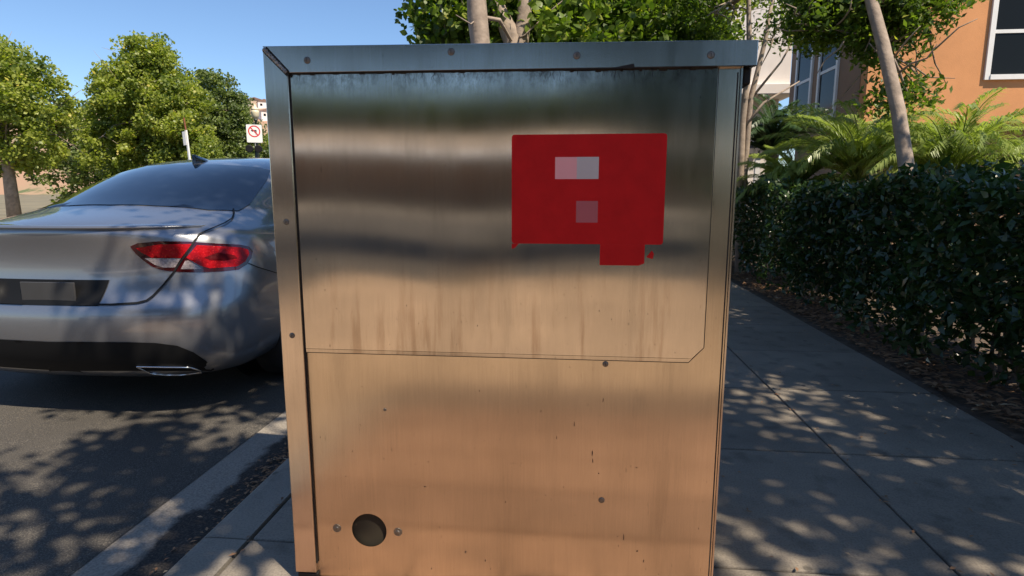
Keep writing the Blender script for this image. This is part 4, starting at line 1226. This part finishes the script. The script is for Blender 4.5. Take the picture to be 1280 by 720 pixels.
# the shade trees whose crowns hang over the sidewalk (outside the frame, seen by their dapples)
def shade_tree(name, label, base, crowns, clumps, per, seed, cr=.5, leaf=.12, lean=(0, 0), top=6.2):
    x, y = base
    lx, ly = lean
    st_ = [[(x, y, 0, .17), (x + lx*.15, y + ly*.15, top*.32, .14), (x + lx*.55, y + ly*.55, top*.68, .11), (x + lx, y + ly, top, .05)]]
    return make_tree(name, label, 'shade trees along the hedge', st_, crowns, M['leaf_shade'], M['bark'], clumps, per, cr, leaf, seed, limb_n=26, limb_r=.05)
shade_tree('shade_tree', 'shade tree in the hedge bed just right of the camera, casting the dapples', (3.1, .9),
           [((2.5, 1.75, 5.3), (2.1, 1.6, .9), 3.2), ((.2, 2.2, 5.4), (1.5, 1.4, .8), 1.0), ((1.0, 0.0, 5.3), (1.1, 1.0, .7), .9), ((2.2, .25, 5.2), (1.1, .55, .6), 1.1)], 250, 70, 41, .40, .105, (-.8, .5), 5.0)
shade_tree('shade_tree', 'shade tree in the hedge bed ahead of the nearest one', (4.5, 3.0),
           [((4.4, 3.0, 5.2), (1.4, 1.8, .9), 3), ((4.2, .3, 5.2), (1.2, 1.0, .8), 1.6)], 165, 70, 42, .40, .105, (-.1, -.2), 5.0)
shade_tree('shade_tree', 'shade tree in the hedge bed behind the camera', (4.2, -11.5),  # added out of view to dim the reflected sky
           [((3.2, -11.5, 5.6), (2.4, 2.0, 3.0), 2.6), ((-.3, -12, 6.2), (2.6, 1.8, 2.8), 1.7), ((-4.0, -12.5, 6.5), (2.6, 1.8, 2.8), 1.6), ((-7.6, -12.5, 6.5), (2.6, 1.8, 2.8), 1.5), ((2.7, -10.5, 3.3), (1.3, 1.2, 2.0), 1.6)], 980, 70, 43, .55, .14)
shade_tree('shade_tree', 'farther shade tree in the hedge bed behind the camera', (4.2, -19.0),  # added out of view to reflect dark on the right
           [((3.2, -19, 5.0), (2.6, 2.8, 3.2), 3)], 160, 55, 44, .6, .15)
# tree row invented far behind the camera for a dark band in the steel
for i, x in enumerate((-34, -27, -20, -13, -6, 1, 8, 15)):
    make_tree('far_tree', ['first', 'second', 'third', 'fourth', 'fifth', 'sixth', 'seventh', 'eighth'][i] + ' tree from the left behind the low reflected building', 'trees behind the low building',
              [[(x, -46, 0, .25), (x, -46, 5, .12)]], [((x, -46, 5.8), (4.6, 2.4, 3.4), 1)], M['leaf_deep'], M['bark_dark'], 340, 55, .95, .42, 70 + i, limb_n=6)

# ------------------------------------------------------------------ hedge, palms, fallen leaves
def hedge():
    rg = np.random.default_rng(90)
    root = empty('hedge', (2.95, 6, 0), 0, 'dark glossy clipped hedge along the right edge of the sidewalk', 'hedge')
    off = -np.array((2.95, 6, 0))
    P = []
    def top(y): return 1.22 + .05*np.sin(y*1.7) + .04*np.sin(y*4.1+1)
    def face(y, z): return 2.41 + .06*np.sin(y*2.3+z*3) + .05*np.sin(y*5.7) + .10*np.clip(.35-z, 0, 1)
    for (y0, y1, dens) in ((2.2, 7, 1900), (7, 20, 1000), (-9, 2.2, 260)):
        nf = int((y1-y0)*1.0*dens)
        y = rg.uniform(y0, y1, nf); z = .05 + 1.19*rg.uniform(0, 1, nf)**.85
        z = z * top(y)/1.22
        x = face(y, z) + np.abs(rg.normal(0, .09, nf)) - .03
        low = rg.uniform(0, 1, nf) < np.clip((z + .05)/.35, .2, 1)
        P.append(np.stack([x, y, z], 1)[low])
        nt_ = int((y1-y0)*.9*dens*.8)
        y = rg.uniform(y0, y1, nt_); x = rg.uniform(2.4, 3.45, nt_)
        P.append(np.stack([x, y, top(y) + rg.normal(0, .045, nt_)], 1))
        ni = int((y1-y0)*dens*1.1)
        y = rg.uniform(y0, y1, ni)
        P.append(np.stack([rg.uniform(2.6, 3.4, ni), y, rg.uniform(.22, 1.15, ni)], 1))
    P = np.concatenate(P)
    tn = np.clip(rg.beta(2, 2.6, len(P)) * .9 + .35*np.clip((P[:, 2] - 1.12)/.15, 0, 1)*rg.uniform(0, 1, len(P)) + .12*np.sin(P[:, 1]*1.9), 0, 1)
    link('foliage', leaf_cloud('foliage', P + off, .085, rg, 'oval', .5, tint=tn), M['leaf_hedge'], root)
    for k in range(190):
        y = rg.uniform(-8, 19); x = rg.uniform(2.62, 3.2)
        a = (x + off[0], y + off[1], -.03); b = (x + rg.normal(0, .14) + off[0], y + rg.normal(0, .18) + off[1], rg.uniform(.6, 1.1))
        MB().tube(curve_pts(a, b, rg, 4, .12), [.016, .013, .010, .006], 5).build('stem', M['bark_dark'], root)
hedge()

def frond_mesh(rg, L, droop, rise, wid=.34, leafw=.0085, nl=58):
    """arching feather frond along +x"""
    pts = []
    n = 14
    q = np.zeros(3)
    for i in range(n):
        t = i/(n-1)
        pts.append(q.copy())
        th = rise - droop*t**1.3
        q = q + np.array((math.cos(th), 0, math.sin(th)))*L/(n-1)
    pts = np.array(pts)
    rach = MB().tube([Vector(p) for p in pts], list(np.linspace(.012, .003, n)), 5)
    rv = np.array(rach.v)
    V = []; Fc = []; 
    k = 0
    vs = [tuple(v) for v in rach.v]; fs = list(rach.f)
    for i in range(nl):
        t = .12 + .88*i/nl
        j = t*(n-1); a = int(j); fr = j-a; a2 = min(a+1, n-1)
        p = pts[a]*(1-fr) + pts[a2]*fr
        d = pts[a2] - pts[max(0, a2-1)]; d /= np.linalg.norm(d)
        w = wid*(math.sin(math.pi*min(1, t*.9+.08))**.6)*rg.uniform(.85, 1.1)
        for s in (1, -1):
            dirv = np.array((d[0]*.9, s*.75, d[2]*.9 + .10 + rg.normal(0, .10))); dirv /= np.linalg.norm(dirv)
            tip = p + dirv*w + np.array((0, 0, -.30*w)); mid = p + dirv*w*.55 + np.array((0, 0, .02))
            sd = np.cross(dirv, (0, 0, 1)); sd /= np.linalg.norm(sd); sd = sd*leafw
            b = len(vs)
            vs += [tuple(p), tuple(mid+sd), tuple(tip), tuple(mid-sd)]
            fs += [(b, b+1, b+3), (b+1, b+2, b+3)]
    me = bpy.data.meshes.new('frond')
    me.from_pydata(vs, [], fs)
    a_ = me.attributes.new('tint', 'FLOAT', 'POINT')
    base = rg.uniform(.25, .75)
    a_.data.foreach_set('value', np.clip(base + rg.normal(0, .08, len(vs)), 0, 1).astype(np.float32))
    me.update()
    return me
def palm(loc, label, nf, L, mat, seed, trunk_h, elev=(.6, 1.55)):
    rg = np.random.default_rng(seed)
    root = empty('palm', loc, 0, label, 'palm', 'palms behind the hedge')
    prof_ = []
    for i in range(14):
        prof_.append((.085 + (.02 if i % 2 else 0), trunk_h*i/13))
    MB().lathe(prof_, (0, 0, 0), 12).build('trunk', M['bark_dark'], root)
    for k in range(nf):
        el = elev[0] + (elev[1]-elev[0])*((k+.5)/nf)**.9
        me = frond_mesh(rg, L*rg.uniform(.8, 1.1), rg.uniform(1.3, 2.2), el, wid=.24*L/1.2)
        o = link('frond', me, mat, root, (0, 0, trunk_h - .03))
        o.rotation_euler = (rg.normal(0, .08), rg.normal(0, .06), k*2.39996 + rg.normal(0, .15))
palm((3.75, 8.3, 0), 'bright feathery palm with arching fronds in front of the brown wall, largest of the palms', 48, 1.5, M['leaf_palm'], 3, 1.35)
palm((4.45, 7.6, 0), 'bright feathery palm farther right below the orange wall', 44, 1.4, M['leaf_palm'], 5, 1.25)
palm((3.25, 10.2, 0), 'dark green palm beside the slender tree stems in front of the pale house', 50, 1.2, M['leaf_palm_dark'], 7, 1.8)
palm((3.05, 8.6, 0), 'low palm just above the hedge between the dark palm and the bright one', 36, 1.0, M['leaf_palm'], 9, 1.15, (.6, 1.5))
palm((5.3, 7.3, 0), 'feathery palm at the far right end of the palms', 36, 1.2, M['leaf_palm'], 11, 1.05)

def litter():
    rg = np.random.default_rng(77)
    # under the hedge
    n = 9000
    y = rg.uniform(2, 20, n)**1.0; x = 2.24 + np.abs(rg.normal(0, .34, n))
    p = np.stack([x, y, rg.uniform(.012, .045, n)], 1)
    o = link('fallen_leaves', leaf_cloud('fallen_leaves', p, .062, rg, 'oval', flat=True), M['litter'])
    tag(o, 'dry brown and reddish leaves fallen under the hedge', 'fallen leaves', kind='stuff')
    # gutter
    n = 620
    y = np.concatenate([rg.uniform(.5, 9, n-260), rg.normal(2.75, .28, 260)]); x = -1.40 - np.abs(rg.normal(0, .055, n))
    p = np.stack([x, y, np.full(n, ZR - .012) + rg.uniform(0, .012, n)], 1)
    o = link('gutter_leaves', leaf_cloud('gutter_leaves', p, .026, rg, 'oval', flat=True), M['litter'])
    tag(o, 'small dry leaves and debris lying in the gutter along the kerb', 'fallen leaves', kind='stuff')
    # a few bits on the sidewalk joints and slabs
    n = 380
    x = np.concatenate([rg.uniform(.5, 2.2, 160), rg.normal(2.12, .08, 110), rg.normal(1.25, .012, 60), rg.normal(-1.1, .02, 50)]); y = rg.uniform(1.5, 8, n)
    p = np.stack([x, y, np.full(n, .007)], 1)
    o = link('sidewalk_debris', leaf_cloud('sidewalk_debris', p, .022, rg, 'oval', flat=True), M['litter'])
    tag(o, 'tiny dry leaf crumbs scattered over the sidewalk slabs', 'leaf crumbs', kind='stuff')
litter()
